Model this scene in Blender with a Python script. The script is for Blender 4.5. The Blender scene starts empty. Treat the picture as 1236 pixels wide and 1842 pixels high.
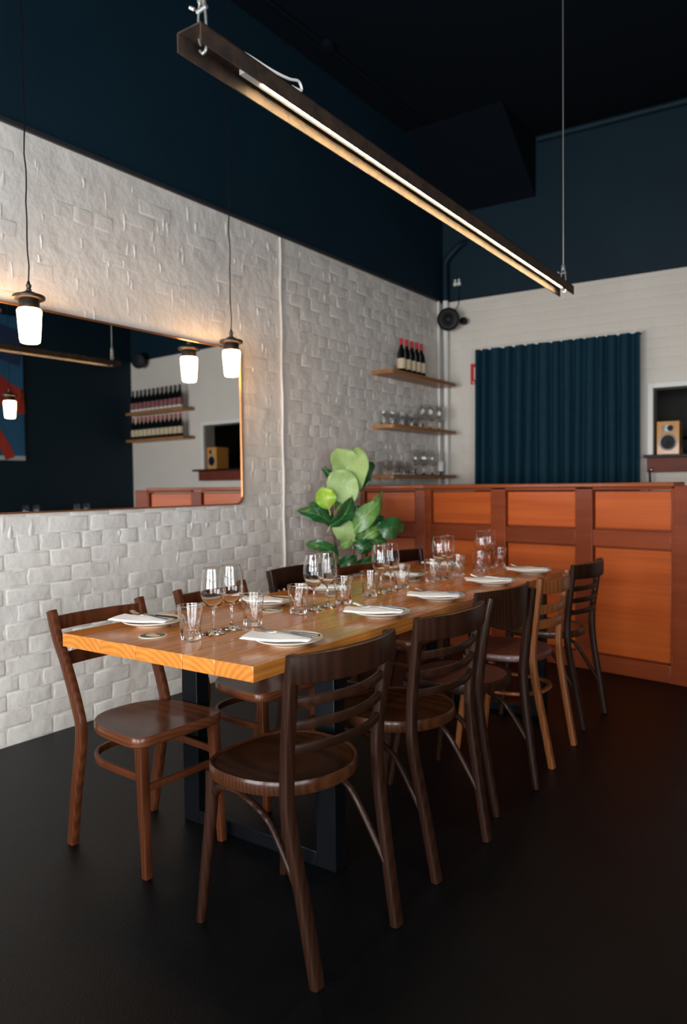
import bpy, bmesh, math, random
from mathutils import Vector, Matrix, noise
rnd = random.Random(7)
PI = math.pi
scene = bpy.context.scene
C = scene.collection

# ---------------------------------------------------------------- camera
W, H, FPX = 1236, 1842, 1328.04
TH, PT, RO, EYE = 0.61409, -0.036585, -0.012482, 1.25
Fv = Vector((-math.sin(TH)*math.cos(PT), math.cos(TH)*math.cos(PT), math.sin(PT)))
R0 = Vector((math.cos(TH), math.sin(TH), 0)); U0 = R0.cross(Fv)
Rv = R0*math.cos(RO)+U0*math.sin(RO); Uv = Rv.cross(Fv)
EYEP = Vector((0, 0, EYE))
cam = bpy.data.cameras.new('camera'); camo = bpy.data.objects.new('camera', cam); C.objects.link(camo)
m = Matrix((Rv, Uv, -Fv)).transposed().to_4x4(); m.translation = EYEP
camo.matrix_world = m
cam.sensor_fit = 'HORIZONTAL'; cam.sensor_width = 36; cam.lens = FPX*36/W
cam.clip_start = .05; cam.clip_end = 60
cam.dof.use_dof = True; cam.dof.focus_distance = 2.45; cam.dof.aperture_fstop = 3.4
scene.camera = camo

def ray(x, y): return Rv*((x-W/2)/FPX)+Uv*((H/2-y)/FPX)+Fv
def hit(x, y, n, q):
    r = ray(x, y); n = Vector(n); t = (Vector(q)-EYEP).dot(n)/r.dot(n); return EYEP+r*t
def onz(x, y, z): return hit(x, y, (0, 0, 1), (0, 0, z))
def onx(x, y, v): return hit(x, y, (1, 0, 0), (v, 0, 0))
def atd(x, y, d): return EYEP+ray(x, y)*d

# ---------------------------------------------------------------- world, light, exposure
wd = bpy.data.worlds.new('world'); scene.world = wd; wd.use_nodes = True
wd.node_tree.nodes['Background'].inputs[0].default_value = (.75, .85, 1, 1)
wd.node_tree.nodes['Background'].inputs[1].default_value = 1.0
vs = scene.view_settings
vs.view_transform = 'Standard'; vs.look = 'None'; vs.gamma = 1; vs.use_curve_mapping = False
vs.exposure = 0.08
scene.cycles.max_bounces = 20; scene.cycles.transmission_bounces = 20; scene.cycles.glossy_bounces = 6
def area(name, loc, rot, sx, sy, power, col):
    l = bpy.data.lights.new(name, 'AREA'); l.shape = 'RECTANGLE'; l.size = sx; l.size_y = sy
    l.energy = power; l.color = col
    o = bpy.data.objects.new(name, l); C.objects.link(o); o.location = loc; o.rotation_euler = rot
    return o
# daylight standing in the two shopfront windows behind the camera
WIN = [(-3.0, -1.15), (-.75, 1.3)]
WZ0, WZ1, WY = .60, 2.0, -1.9
for (a, b), pw in zip(WIN, (185, 180)):
    area('daylight', ((a+b)/2, WY-.06, (WZ0+WZ1)/2), (PI/2, 0, 0), b-a, WZ1-WZ0, pw, (.95, .98, 1))

# a third, smaller window in the right-hand wall near the front corner
SY0, SY1, SZ0, SZ1 = -1.2, .9, .65, 2.0
area('daylight', (1.80+.06, (SY0+SY1)/2, (SZ0+SZ1)/2), (PI/2, 0, PI/2), SY1-SY0, SZ1-SZ0, 110, (.95, .98, 1))

# ---------------------------------------------------------------- helpers
class MB:
    def __init__(s): s.v = []; s.f = []; s.mi = []; s.bb = False
    def add(s, vs, fs, m=0):
        b = len(s.v); s.v += [tuple(v) for v in vs]
        for f in fs: s.f.append([i+b for i in f]); s.mi.append(m)
        return s
    def box(s, lo, hi, m=0, M=None):
        x0, y0, z0 = lo; x1, y1, z1 = hi
        vs = [Vector(q) for q in ((x0,y0,z0),(x1,y0,z0),(x1,y1,z0),(x0,y1,z0),(x0,y0,z1),(x1,y0,z1),(x1,y1,z1),(x0,y1,z1))]
        if M: vs = [M@v for v in vs]
        return s.add(vs, [(0,3,2,1),(4,5,6,7),(0,1,5,4),(1,2,6,5),(2,3,7,6),(3,0,4,7)], m)
    def bbox(s, lo, hi, b=.004, m=0, seg=2, M=None):
        bm = bmesh.new(); bmesh.ops.create_cube(bm, size=1); s.bb = True
        lo = Vector(lo); hi = Vector(hi); c = (lo+hi)/2; d = hi-lo
        for v in bm.verts: v.co = Vector((v.co.x*d.x, v.co.y*d.y, v.co.z*d.z))+c
        bmesh.ops.bevel(bm, geom=bm.edges[:], offset=b, segments=seg, profile=.5, affect='EDGES')
        bm.verts.index_update()
        vs = [(M@v.co if M else v.co.copy()) for v in bm.verts]
        s.add(vs, [[v.index for v in f.verts] for f in bm.faces], m); bm.free(); return s
    def lathe(s, prof, seg=24, m=0, c=(0,0,0), rf=None, M=None, caps=True):
        n = len(prof); vs = []; fs = []
        for i, (r, z) in enumerate(prof):
            for k in range(seg):
                a = 2*PI*k/seg; rr = r*(rf(a, i, z) if rf else 1)
                v = Vector((c[0]+rr*math.cos(a), c[1]+rr*math.sin(a), c[2]+z)); vs.append(M@v if M else v)
        for i in range(n-1):
            for k in range(seg):
                k2 = (k+1) % seg
                fs.append((i*seg+k, i*seg+k2, (i+1)*seg+k2, (i+1)*seg+k))
        if caps and prof[0][0] > 1e-5: fs.append(tuple(range(seg))[::-1])
        if caps and prof[-1][0] > 1e-5: fs.append(tuple((n-1)*seg+k for k in range(seg)))
        return s.add(vs, fs, m)
    def sweep(s, path, prof, hint=(1,0,0), m=0, closed=False, scale=None, caps=True):
        path = [Vector(p) for p in path]; n = len(path); k = len(prof); vs = []; fs = []
        for i, p in enumerate(path):
            a = path[(i-1) % n] if (closed or i > 0) else path[0]
            b = path[(i+1) % n] if (closed or i < n-1) else path[-1]
            t = (b-a).normalized(); hh = Vector(hint(i/(n-1)) if callable(hint) else hint)
            sd = hh-t*hh.dot(t)
            if sd.length < 1e-4: sd = t.orthogonal()
            sd.normalize(); nn = t.cross(sd); sc = scale(i/(n-1)) if scale else 1
            if not isinstance(sc, tuple): sc = (sc, sc)
            for (u, w) in prof: vs.append(p+sd*u*sc[0]+nn*w*sc[1])
        for i in range(n if closed else n-1):
            j = (i+1) % n
            for q in range(k):
                q2 = (q+1) % k; fs.append((i*k+q, i*k+q2, j*k+q2, j*k+q))
        if caps and not closed:
            fs.append(tuple(range(k))[::-1]); fs.append(tuple((n-1)*k+q for q in range(k)))
        return s.add(vs, fs, m)
    def tube(s, path, r, seg=8, m=0, closed=False, scale=None):
        return s.sweep(path, [(r*math.cos(2*PI*k/seg), r*math.sin(2*PI*k/seg)) for k in range(seg)], (.123, .77, .31), m, closed, scale)
    def build(s, name, mats, parent=None, loc=None, rotz=0, sharp=40, flat=False):
        me = bpy.data.meshes.new(name); me.from_pydata([tuple(v) for v in s.v], [], s.f); me.update()
        if not isinstance(mats, (list, tuple)): mats = [mats]
        for q in mats: me.materials.append(q)
        for p, i in zip(me.polygons, s.mi): p.material_index = i; p.use_smooth = not flat
        bm = bmesh.new(); bm.from_mesh(me); bmesh.ops.remove_doubles(bm, verts=bm.verts, dist=1e-6)
        bmesh.ops.recalc_face_normals(bm, faces=bm.faces); bm.to_mesh(me); bm.free()
        if not flat: me.set_sharp_from_angle(angle=math.radians(20 if s.bb else sharp))
        o = bpy.data.objects.new(name, me); C.objects.link(o); o.parent = parent
        if loc is not None: o.location = loc
        o.rotation_euler[2] = rotz
        return o
def rrect(w, d, r=.004, n=3):
    out = []
    for cx, cy, a0 in ((w/2-r, d/2-r, 0), (-w/2+r, d/2-r, 90), (-w/2+r, -d/2+r, 180), (w/2-r, -d/2+r, 270)):
        for k in range(n):
            a = math.radians(a0+90*k/(n-1)); out.append((cx+r*math.cos(a), cy+r*math.sin(a)))
    return out
def spline(pts, n=8):
    pts = [Vector(p) for p in pts]; out = []
    for i in range(len(pts)-1):
        p0 = pts[max(i-1, 0)]; p1 = pts[i]; p2 = pts[i+1]; p3 = pts[min(i+2, len(pts)-1)]
        for k in range(n):
            t = k/n
            out.append(.5*((2*p1)+(-p0+p2)*t+(2*p0-5*p1+4*p2-p3)*t*t+(-p0+3*p1-3*p2+p3)*t**3))
    out.append(pts[-1]); return out
def tag(o, label=None, cat=None, group=None, kind=None):
    if label: o['label'] = label
    if cat: o['category'] = cat
    if group: o['group'] = group
    if kind: o['kind'] = kind
    return o
def thing(name, label, cat, loc=(0,0,0), rotz=0, group=None):
    o = bpy.data.objects.new(name, None); C.objects.link(o); o.empty_display_size = .1
    o.location = loc; o.rotation_euler[2] = rotz
    return tag(o, label, cat, group)
def dup(o, loc=None, rotz=None, parent=None, label=None):
    c = o.copy(); C.objects.link(c); c.parent = parent
    if loc is not None: c.location = loc
    if rotz is not None: c.rotation_euler[2] = rotz
    if label: c['label'] = label
    for ch in o.children: dup(ch, parent=c)
    return c
ORD = ['first', 'second', 'third', 'fourth', 'fifth', 'sixth', 'seventh', 'eighth', 'ninth', 'tenth', 'eleventh', 'twelfth']

# ---------------------------------------------------------------- materials
def mat(name, col, rough=.5, metal=0, col2=None, vs=8, bump=None, coat=0, spec=.5, emit=None, trans=0, ior=1.5, stretch=None, sheen=0, ramp=(.35, .65), bump2=None, crough=.08):
    m = bpy.data.materials.new(name); m.use_nodes = True; nt = m.node_tree; N = nt.nodes; L = nt.links
    b = N['Principled BSDF']; I = b.inputs
    I['Base Color'].default_value = (*col, 1); I['Roughness'].default_value = rough; I['Metallic'].default_value = metal
    I['Specular IOR Level'].default_value = spec; I['Coat Weight'].default_value = coat; I['Coat Roughness'].default_value = crough
    I['Transmission Weight'].default_value = trans; I['IOR'].default_value = ior; I['Sheen Weight'].default_value = sheen
    if emit: I['Emission Color'].default_value = (*emit[0], 1); I['Emission Strength'].default_value = emit[1]
    tc = N.new('ShaderNodeTexCoord'); mp = N.new('ShaderNodeMapping'); L.new(tc.outputs['Object'], mp.inputs[0])
    if stretch: mp.inputs['Scale'].default_value = stretch
    oi = N.new('ShaderNodeObjectInfo'); vm = N.new('ShaderNodeVectorMath'); vm.operation = 'SCALE'
    vm.inputs[0].default_value = (7.3, 3.1, 5.7); L.new(oi.outputs['Random'], vm.inputs['Scale']); L.new(vm.outputs[0], mp.inputs['Location'])
    if col2:
        nz = N.new('ShaderNodeTexNoise'); nz.inputs['Scale'].default_value = vs; nz.inputs['Detail'].default_value = 6
        L.new(mp.outputs[0], nz.inputs['Vector'])
        cr = N.new('ShaderNodeValToRGB'); cr.color_ramp.elements[0].position = ramp[0]; cr.color_ramp.elements[1].position = ramp[1]
        cr.color_ramp.elements[0].color = (*col, 1); cr.color_ramp.elements[1].color = (*col2, 1)
        L.new(nz.outputs[0], cr.inputs[0]); L.new(cr.outputs[0], I['Base Color'])
    prev = None
    for bb in (bump, bump2):
        if not bb: continue
        bz = N.new('ShaderNodeTexNoise'); bz.inputs['Scale'].default_value = bb[0]; bz.inputs['Detail'].default_value = bb[3] if len(bb) > 3 else 4
        L.new(mp.outputs[0], bz.inputs['Vector'])
        bp = N.new('ShaderNodeBump'); bp.inputs['Strength'].default_value = bb[1]; bp.inputs['Distance'].default_value = bb[2]
        L.new(bz.outputs[0], bp.inputs['Height'])
        if prev: L.new(prev.outputs[0], bp.inputs['Normal'])
        L.new(bp.outputs[0], I['Normal']); prev = bp
    return m
def wood(name, c1, c2, rough=.3, coat=.3, scale=38, sq=(1, .06, 1), dist=2.5, off=(0, 0, .12), var=.35, bump=.15, rings='Y', dirt=None, hv=(.85, 1.12), spec=.14, lo=.25, hi=.75):
    """ring-grown timber: rings round an axis, long noise along it"""
    m = bpy.data.materials.new(name); m.use_nodes = True; nt = m.node_tree; N = nt.nodes; L = nt.links
    b = N['Principled BSDF']; I = b.inputs; I['Roughness'].default_value = rough; I['Coat Weight'].default_value = coat; I['Coat Roughness'].default_value = .15; I['Specular IOR Level'].default_value = spec
    tc = N.new('ShaderNodeTexCoord'); mp = N.new('ShaderNodeMapping'); mp.inputs['Scale'].default_value = sq
    oi = N.new('ShaderNodeObjectInfo'); vm = N.new('ShaderNodeVectorMath'); vm.operation = 'MULTIPLY_ADD'
    cb = N.new('ShaderNodeCombineXYZ'); 
    for k, g in enumerate((.11, 3.0, .05)):
        mu = N.new('ShaderNodeMath'); mu.operation = 'MULTIPLY_ADD'; mu.inputs[1].default_value = g*2; mu.inputs[2].default_value = -g+off[k]
        L.new(oi.outputs['Random'], mu.inputs[0]); L.new(mu.outputs[0], cb.inputs[k])
    L.new(tc.outputs['Object'], mp.inputs[0]); L.new(cb.outputs[0], mp.inputs['Location'])
    wv = N.new('ShaderNodeTexWave'); wv.wave_type = 'RINGS'; wv.rings_direction = rings; wv.inputs['Scale'].default_value = scale/ (1 if scale < 60 else 1)
    wv.inputs['Distortion'].default_value = dist; wv.inputs['Detail'].default_value = 3; wv.inputs['Detail Scale'].default_value = .6
    L.new(mp.outputs[0], wv.inputs[0])
    nz = N.new('ShaderNodeTexNoise'); nz.inputs['Scale'].default_value = 14; nz.inputs['Detail'].default_value = 8; L.new(mp.outputs[0], nz.inputs['Vector'])
    mx = N.new('ShaderNodeMix'); mx.data_type = 'FLOAT'; mx.inputs[0].default_value = 1-var
    L.new(wv.outputs['Fac'], mx.inputs[2]); L.new(nz.outputs[0], mx.inputs[3])
    cr = N.new('ShaderNodeValToRGB'); cr.color_ramp.elements[0].position = lo; cr.color_ramp.elements[1].position = hi
    cr.color_ramp.elements[0].color = (*c2, 1); cr.color_ramp.elements[1].color = (*c1, 1)
    L.new(mx.outputs[0], cr.inputs[0])
    hs = N.new('ShaderNodeHueSaturation'); mr = N.new('ShaderNodeMapRange'); mr.inputs[3].default_value = hv[0]; mr.inputs[4].default_value = hv[1]
    L.new(oi.outputs['Random'], mr.inputs[0]); L.new(mr.outputs[0], hs.inputs['Value']); L.new(cr.outputs[0], hs.inputs['Color'])
    out = hs.outputs[0]
    if dirt:
        n2 = N.new('ShaderNodeTexNoise'); n2.inputs['Scale'].default_value = dirt[1]; n2.inputs['Detail'].default_value = 10; n2.inputs['Roughness'].default_value = .7
        L.new(tc.outputs['Object'], n2.inputs['Vector'])
        r2 = N.new('ShaderNodeValToRGB'); r2.color_ramp.elements[0].position = dirt[2]; r2.color_ramp.elements[1].position = dirt[2]+.12
        mc = N.new('ShaderNodeMix'); mc.data_type = 'RGBA'; L.new(n2.outputs[0], r2.inputs[0]); L.new(r2.outputs[0], mc.inputs[0])
        L.new(out, mc.inputs[6]); mc.inputs[7].default_value = (*dirt[0], 1); out = mc.outputs[2]
    L.new(out, I['Base Color'])
    bp = N.new('ShaderNodeBump'); bp.inputs['Strength'].default_value = bump; bp.inputs['Distance'].default_value = .001
    L.new(mx.outputs[0], bp.inputs['Height']); L.new(bp.outputs[0], I['Normal'])
    return m
M = {}
M['white_brick'] = mat('white_painted_brick', (.68, .64, .59), .5, col2=(.735, .70, .655), vs=5, bump=(9, .55, .022, 6), bump2=(110, .25, .002))
M['white_wall'] = mat('white_painted_wall', (.66, .61, .54), .6, col2=(.69, .64, .57), vs=3, bump=(30, .25, .004), bump2=(160, .2, .001))
M['navy_wall'] = mat('navy_paint', (.0025, .0150, .0265), .6, spec=.25, col2=(.003, .0175, .030), vs=2, bump=(40, .25, .004))
M['ceiling'] = mat('ceiling_navy', (.0014, .0042, .0078), .8, spec=.12, bump=(20, .2, .004))
M['floor'] = mat('black_floor', (.0012, .0015, .0020), .38, col2=(.0024, .0027, .0032), vs=3, bump=(240, .6, .0028, 3), bump2=(700, .3, .001), spec=.13)
M['trim_black'] = mat('trim_black', (.02, .022, .025), .5)
M['table'] = wood('table_timber', (.60, .222, .042), (.40, .128, .021), .20, .15, 16, dist=5, bump=.03, off=(0, 0, .16), var=.36, hv=(.9, 1.06), spec=.38, lo=.2, hi=.8)
M['bar'] = wood('bar_mahogany', (.25, .050, .014), (.15, .027, .0075), .42, .03, 16, spec=.2, sq=(.05, 1, 1), dist=4, rings='X', bump=.03, var=.06)
M['bar_panel'] = wood('bar_panel_mahogany', (.52, .112, .021), (.33, .058, .010), .38, .05, 14, spec=.22, sq=(.05, 1, 1), dist=5, rings='X', bump=.03, var=.06)
M['bar_cap'] = wood('bar_cap_mahogany', (.36, .09, .025), (.24, .052, .014), .35, .15, 16, sq=(.05, 1, 1), dist=4, rings='X', bump=.03, var=.06)
M['chair_dark'] = wood('chair_walnut_dark', (.024, .0088, .0042), (.011, .0040, .002), .38, .08, 26, sq=(1, 1, .1), rings='Z', bump=.2, dirt=((.07, .035, .02), 60, .70), var=.3)
M['chair_worn'] = wood('chair_walnut_worn', (.023, .0082, .0040), (.0105, .0038, .0019), .42, .05, 26, sq=(1, 1, .1), rings='Z', bump=.2, var=.3, dirt=((.065, .036, .023), 70, .68))
M['chair_seat'] = wood('chair_seat_dark', (.036, .0125, .005), (.015, .005, .002), .27, .2, 22, sq=(1, .08, 1), bump=.2)
M['chair_brown'] = wood('chair_brown', (.080, .023, .0085), (.044, .0115, .0042), .40, .08, 24, sq=(1, 1, .1), rings='Z', bump=.15)
M['chair_brown_seat'] = wood('chair_brown_seat', (.125, .040, .016), (.082, .024, .0095), .28, .15, 20, sq=(1, .08, 1), bump=.1)
M['chair_tan'] = wood('chair_tan', (.20, .066, .019), (.12, .036, .010), .36, .25, 24, sq=(1, 1, .1), rings='Z', bump=.15)
M['shelf'] = wood('shelf_timber', (.42, .19, .065), (.26, .10, .03), .4, .2, 26, dist=3)
M['black_steel'] = mat('black_steel', (.0025, .003, .004), .4, .0, spec=.15, bump=(90, .15, .001))
M['rust_steel'] = mat('rusty_steel', (.075, .045, .030), .62, .55, col2=(.035, .026, .022), vs=22, bump=(120, .4, .001))
M['led'] = mat('led', (1, .9, .7), .5, emit=((1, .78, .42), 125))
M['led_off'] = mat('led_housing', (.55, .55, .53), .45, .2)
M['galv'] = mat('galvanised', (.62, .62, .60), .38, .9)
M['cord_white'] = mat('white_cord', (.7, .68, .64), .5)
M['cord_black'] = mat('black_cord', (.004, .005, .006), .6, spec=.15)
M['bronze'] = mat('dark_bronze', (.055, .042, .034), .42, .8)
M['opal'] = mat('opal_glass_lit', (1, .95, .88), .3, emit=((1, .53, .20), 40))
M['mirror'] = mat('mirror_silver', (.90, .92, .92), .0, 1.0)
M['copper'] = mat('copper_frame', (.42, .18, .07), .35, .8)
def glassmat(name, col=(1, 1, 1), ior=1.47, rough=0):
    m = bpy.data.materials.new(name); m.use_nodes = True; N = m.node_tree.nodes; N.remove(N['Principled BSDF'])
    g = N.new('ShaderNodeBsdfGlass'); g.inputs['Color'].default_value = (*col, 1); g.inputs['IOR'].default_value = ior; g.inputs['Roughness'].default_value = rough
    m.node_tree.links.new(g.outputs[0], N['Material Output'].inputs[0]); return m
M['glass'] = glassmat('clear_glass', (.995, .998, .995), 1.45)
M['plate'] = mat('cream_stoneware', (.66, .60, .50), .25, coat=.4, col2=(.60, .53, .42), vs=20)
M['napkin'] = mat('white_napkin', (.80, .78, .76), .8, bump=(180, .25, .001), sheen=.3)
M['steel'] = mat('polished_steel', (.55, .54, .52), .18, 1.0)
M['knife_dark'] = mat('knife_handle', (.10, .11, .12), .25, .9)
M['coaster'] = mat('coaster_card', (.70, .66, .58), .6)
M['coaster_print'] = mat('coaster_print', (.02, .05, .02), .5, col2=(.03, .07, .03), vs=60)
M['coaster_fig'] = mat('coaster_figure', (.62, .35, .22), .5, col2=(.72, .6, .48), vs=70)
M['curtain'] = mat('navy_curtain', (.0055, .034, .056), .85, spec=.2, col2=(.0048, .029, .048), vs=14)
M['red'] = mat('sign_red', (.62, .012, .02), .4)
M['white'] = mat('white_gloss', (.75, .74, .71), .4)
M['bottle'] = mat('dark_bottle_glass', (.004, .005, .005), .06, coat=.5)
M['cap_red'] = mat('capsule_red', (.50, .012, .022), .35)
M['cap_black'] = mat('capsule_black', (.012, .010, .012), .35)
M['label_cream'] = mat('label_cream', (.62, .50, .33), .6, col2=(.50, .38, .24), vs=70, ramp=(.5, .7))
M['label_plum'] = mat('label_plum', (.16, .035, .045), .6, col2=(.30, .12, .11), vs=60)
M['label_white'] = mat('label_white', (.70, .68, .63), .6)
M['spk_wood'] = mat('speaker_bamboo', (.60, .27, .055), .4, col2=(.52, .22, .04), spec=.3, vs=30, stretch=(1, 1, .1), coat=.3)
M['spk_black'] = mat('speaker_black', (.006, .006, .007), .5, spec=.2)
M['spk_grey'] = mat('speaker_grey', (.30, .31, .31), .4, .3)
M['redwood'] = mat('sill_redwood', (.13, .027, .016), .5, col2=(.16, .036, .02), vs=10, spec=.2)
M['dark_sill'] = mat('dark_sill', (.012, .008, .007), .45, spec=.2)
M['brass'] = mat('brass', (.75, .58, .28), .25, 1)
M['reveal'] = mat('reveal_grey', (.30, .26, .21), .7)
M['dark_room'] = mat('kitchen_wall', (.05, .048, .045), .8)
M['pale'] = mat('pale_crockery', (.55, .50, .44), .5)
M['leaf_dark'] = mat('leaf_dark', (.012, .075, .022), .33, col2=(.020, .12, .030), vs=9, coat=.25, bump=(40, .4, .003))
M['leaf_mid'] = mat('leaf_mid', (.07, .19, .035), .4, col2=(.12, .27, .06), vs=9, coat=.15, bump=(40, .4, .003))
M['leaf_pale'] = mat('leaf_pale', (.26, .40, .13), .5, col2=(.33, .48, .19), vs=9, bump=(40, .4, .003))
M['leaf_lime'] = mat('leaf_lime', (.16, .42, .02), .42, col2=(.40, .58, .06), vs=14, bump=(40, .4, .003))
M['rib'] = mat('leaf_midrib', (.42, .50, .18), .5)
M['stem'] = mat('plant_stem', (.10, .065, .04), .8, bump=(60, .4, .003))
M['pot'] = mat('charcoal_pot', (.03, .03, .032), .6)
M['soil'] = mat('potting_soil', (.02, .013, .008), .95, bump=(80, .8, .01))
M['candle'] = mat('candle_wax', (.78, .76, .72), .5)
M['paint_blue'] = mat('canvas_blue', (.010, .075, .16), .7, col2=(.014, .10, .21), vs=2)
M['paint_dkblue'] = mat('canvas_deep_blue', (.010, .030, .085), .7)
M['paint_red'] = mat('canvas_red', (.30, .018, .012), .7, col2=(.40, .035, .014), vs=5)
M['paint_pale'] = mat('canvas_pale', (.42, .46, .48), .7)
M['leather'] = mat('oxblood_seat', (.085, .024, .018), .45, bump=(60, .3, .002), coat=.15)

# ---------------------------------------------------------------- room
XL = -3.383; ZB = 3.013; ZC = 4.39; XR = 1.80
def by(x): return 6.629+.0669*(x+2)            # back wall line
RB = math.atan(.0669)
def BW(x, z, o=0): return Vector((x+o*.0668, by(x)-o, z))   # o metres in front of the back wall
YLB = by(XL)

fl = MB().box((XL-.3, -2.2, -.1), (XR+.3, 8.3, 0)).build('floor', M['floor']); tag(fl, 'black speckled floor under the long dining table', kind='structure')
ce = MB().box((XL-.3, -2.2, ZC), (XR+.3, 8.3, ZC+.1)).build('ceiling', M['ceiling']); tag(ce, 'dark navy painted ceiling', kind='structure')

# left wall: mortar face set back, painted bricks proud of it
wl = MB()
wl.box((XL-.25, .95, 0), (XL-.003, YLB+.2, ZB), 0)
wl.box((XL-.25, -2.2, 0), (XL, .95, ZB), 1)  # unseen near stretch, made navy so it bounces less light onto the bar
wl.box((XL-.25, -2.2, ZB), (XL, YLB+.2, ZC), 1)
wl = wl.build('wall_left', [M['white_brick'], M['navy_wall']], sharp=30); tag(wl, 'white painted brick wall, navy above, on the left', kind='structure')
BL, BH, BG = .238, .077, .008
def brick_mesh(seed, half=False):
    r = random.Random(seed); L = BL if not half else BL/2-.005
    base = [(-1, -1), (0, -1), (1, -1), (1, 0), (1, 1), (0, 1), (-1, 1), (-1, 0)]
    vs = []; fs = []
    jit = [(r.uniform(-.006, .006), r.uniform(-.004, .004)) for _ in base]
    tilt = (r.uniform(-.0012, .0012), r.uniform(-.0012, .0012))
    for ins, d in ((-.0035, -.005), (.0015, .0032), (.009, .0050)):
        for (a, b), (ja, jb) in zip(base, jit):
            k = .0 if d > .004 else 1
            dd = d+(a*tilt[0]+b*tilt[1])*(1 if d > 0 else 0)+(r.uniform(-.0007, .0007) if d > 0 else 0)
            vs.append((dd, a*(L/2-ins)+ja, b*(BH/2-ins)+jb))
    n = 8
    for l in range(2):
        for k in range(n): k2 = (k+1) % n; fs.append((l*n+k, l*n+k2, (l+1)*n+k2, (l+1)*n+k))
    vs.append((.0054, r.uniform(-.03, .03), r.uniform(-.01, .01)))
    for k in range(n): fs.append((2*n+k, 2*n+(k+1) % n, 3*n))
    return vs, fs
full_v = [brick_mesh(i) for i in range(10)]; half_v = [brick_mesh(50+i, True) for i in range(6)]
def bmesh_data(name, vf):
    me = bpy.data.meshes.new(name); me.from_pydata(vf[0], [], vf[1]); me.update()
    bm = bmesh.new(); bm.from_mesh(me); bmesh.ops.recalc_face_normals(bm, faces=bm.faces)
    if sum(f.normal.x for f in bm.faces) < 0: bmesh.ops.reverse_faces(bm, faces=bm.faces)
    bm.to_mesh(me); bm.free()
    for p in me.polygons: p.use_smooth = True
    me.materials.append(M['white_brick']); return me
full_m = [bmesh_data('brick', q) for q in full_v]; half_m = [bmesh_data('brick', q) for q in half_v]
spots = []
rows = int(ZB/(BH+BG))
for r in range(rows):
    z = .003+(r+.5)*(BH+BG)
    if z+BH/2 > ZB-.02: continue
    header = (r % 4 == 3)
    step = (BL+BG) if not header else (BL/2+.005)
    y = 1.09+(.5*(BL+BG) if r % 2 else 0)
    while y < YLB-.10:
        spots.append((y+rnd.uniform(-.006, .006), z+rnd.uniform(-.003, .003), header)); y += step
def upper(y, z): return min(1, max(0, (z-1.0)/1.0)) if y < 4.05 else .35
spots = [s for s in spots if rnd.random() > (.10+.66*upper(s[0], s[1]) if s[0] < 4.05 else .25)]
def hidden(y, z): return 1.3 < y < 3.45 and 1.22 < z < 2.05
vis = [s for s in spots if not hidden(s[0], s[1]) and s[0] > 1.75]
vis.sort(key=lambda s: (s[0] if not s[2] else s[0]+1.0))
near = set(vis[:300])
rest = MB()
for s in spots:
    y, z, hd = s
    k = rnd.randrange(10 if not hd else 6)
    # the upper wall has been rendered over: bricks barely show there
    up = upper(y, z)
    sx = .50-.14*up+rnd.uniform(-.2, .15); off = rnd.uniform(-.001, .001)
    if s in near:
        o = bpy.data.objects.new('brick', (half_m if hd else full_m)[k]); C.objects.link(o); o.parent = wl
        o.location = (XL-.003+off, y, z); o.scale = (sx, 1, 1); o.rotation_euler[0] = rnd.uniform(-.012, .012)
        if rnd.random() < .5: o.rotation_euler[0] += PI
        # rotation by pi about the wall normal keeps the face outward
    elif y > 1.0:
        v, f = (half_v if hd else full_v)[k]
        rest.add([(XL-.003+off+a*sx, y+b, z+c) for a, b, c in v], f)
# paint and render lumps left along the upright joints
for _ in range(560):
    y = rnd.uniform(1.3, YLB-.15); z = rnd.uniform(.3, ZB-.07)
    if hidden(y, z) or (y < 4.05 and z < 1.0 and rnd.random() < .75): continue
    if y > 4.05: z = (int(z/(BH+BG))+.5)*(BH+BG)+.003
    hh_ = rnd.uniform(.020, .042) if y > 4.05 else rnd.uniform(.018, .060); ww = rnd.uniform(.006, .013); dd = rnd.uniform(.0025, .0055); ln = rnd.uniform(-.3, .3)
    V = []; F_ = []
    for i in range(6):
        v = 2*i/5-1
        for j in range(5):
            u = 2*j/4-1; r_ = max(0, 1-u*u)*max(0, 1-v*v)
            V.append((XL-.004+dd*r_**.6*1.2, y+u*ww*(1+.5*math.sin(3*v+ln*9))+ln*v*hh_*.5, z+v*hh_))
    for i in range(5):
        for j in range(4): a = i*5+j; F_.append((a, a+1, a+6, a+5))
    rest.add(V, F_)
o = rest.build('brick_field', M['white_brick'], wl, sharp=80); tag(o, kind='stuff')

# back wall with a hatch to the kitchen, built along its own slightly turned line
OX0, OX1, OZ0, OZ1 = -1.466, .245, 1.445, 2.035
wbM = Matrix.Translation((0, by(0), 0)) @ Matrix.Rotation(RB, 4, 'Z')
def bl(x): return x/math.cos(RB)                 # world x to distance along the wall
wb = MB()
def wbox(x0, x1, z0, z1, mi): wb.box((bl(x0), 0, z0), (bl(x1), .16, z1), mi)
wbox(XL-.2, OX0, 0, ZB, 0); wbox(OX1, XR+.2, 0, ZB, 0); wbox(OX0, OX1, 0, OZ0, 0); wbox(OX0, OX1, OZ1, ZB, 0)
wbox(XL-.2, XR+.2, ZB, ZC, 1)
wb = wb.build('wall_back', [M['white_wall'], M['navy_wall']], flat=True); tag(wb, 'white wall with navy band behind the wooden bar', kind='structure')
wb.matrix_world = wbM
bf = MB()
for r in range(rows):
    z = .003+(r+.5)*(BH+BG)
    if z+BH/2 > ZB-.01: continue
    x = bl(XL)+.06+(.5*(BL+BG) if r % 2 else 0)
    while x < bl(-.3):
        if not (x+.12 > bl(OX0)-.08 and OZ0-.2 < z < OZ1+.1):
            v, f = full_v[rnd.randrange(10)]
            bf.add([(x+b, -a*.30, z+c) for a, b, c in v], f)
        x += BL+BG
o = bf.build('brick_field', M['white_wall'], wb, sharp=80); tag(o, kind='stuff')
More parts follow.
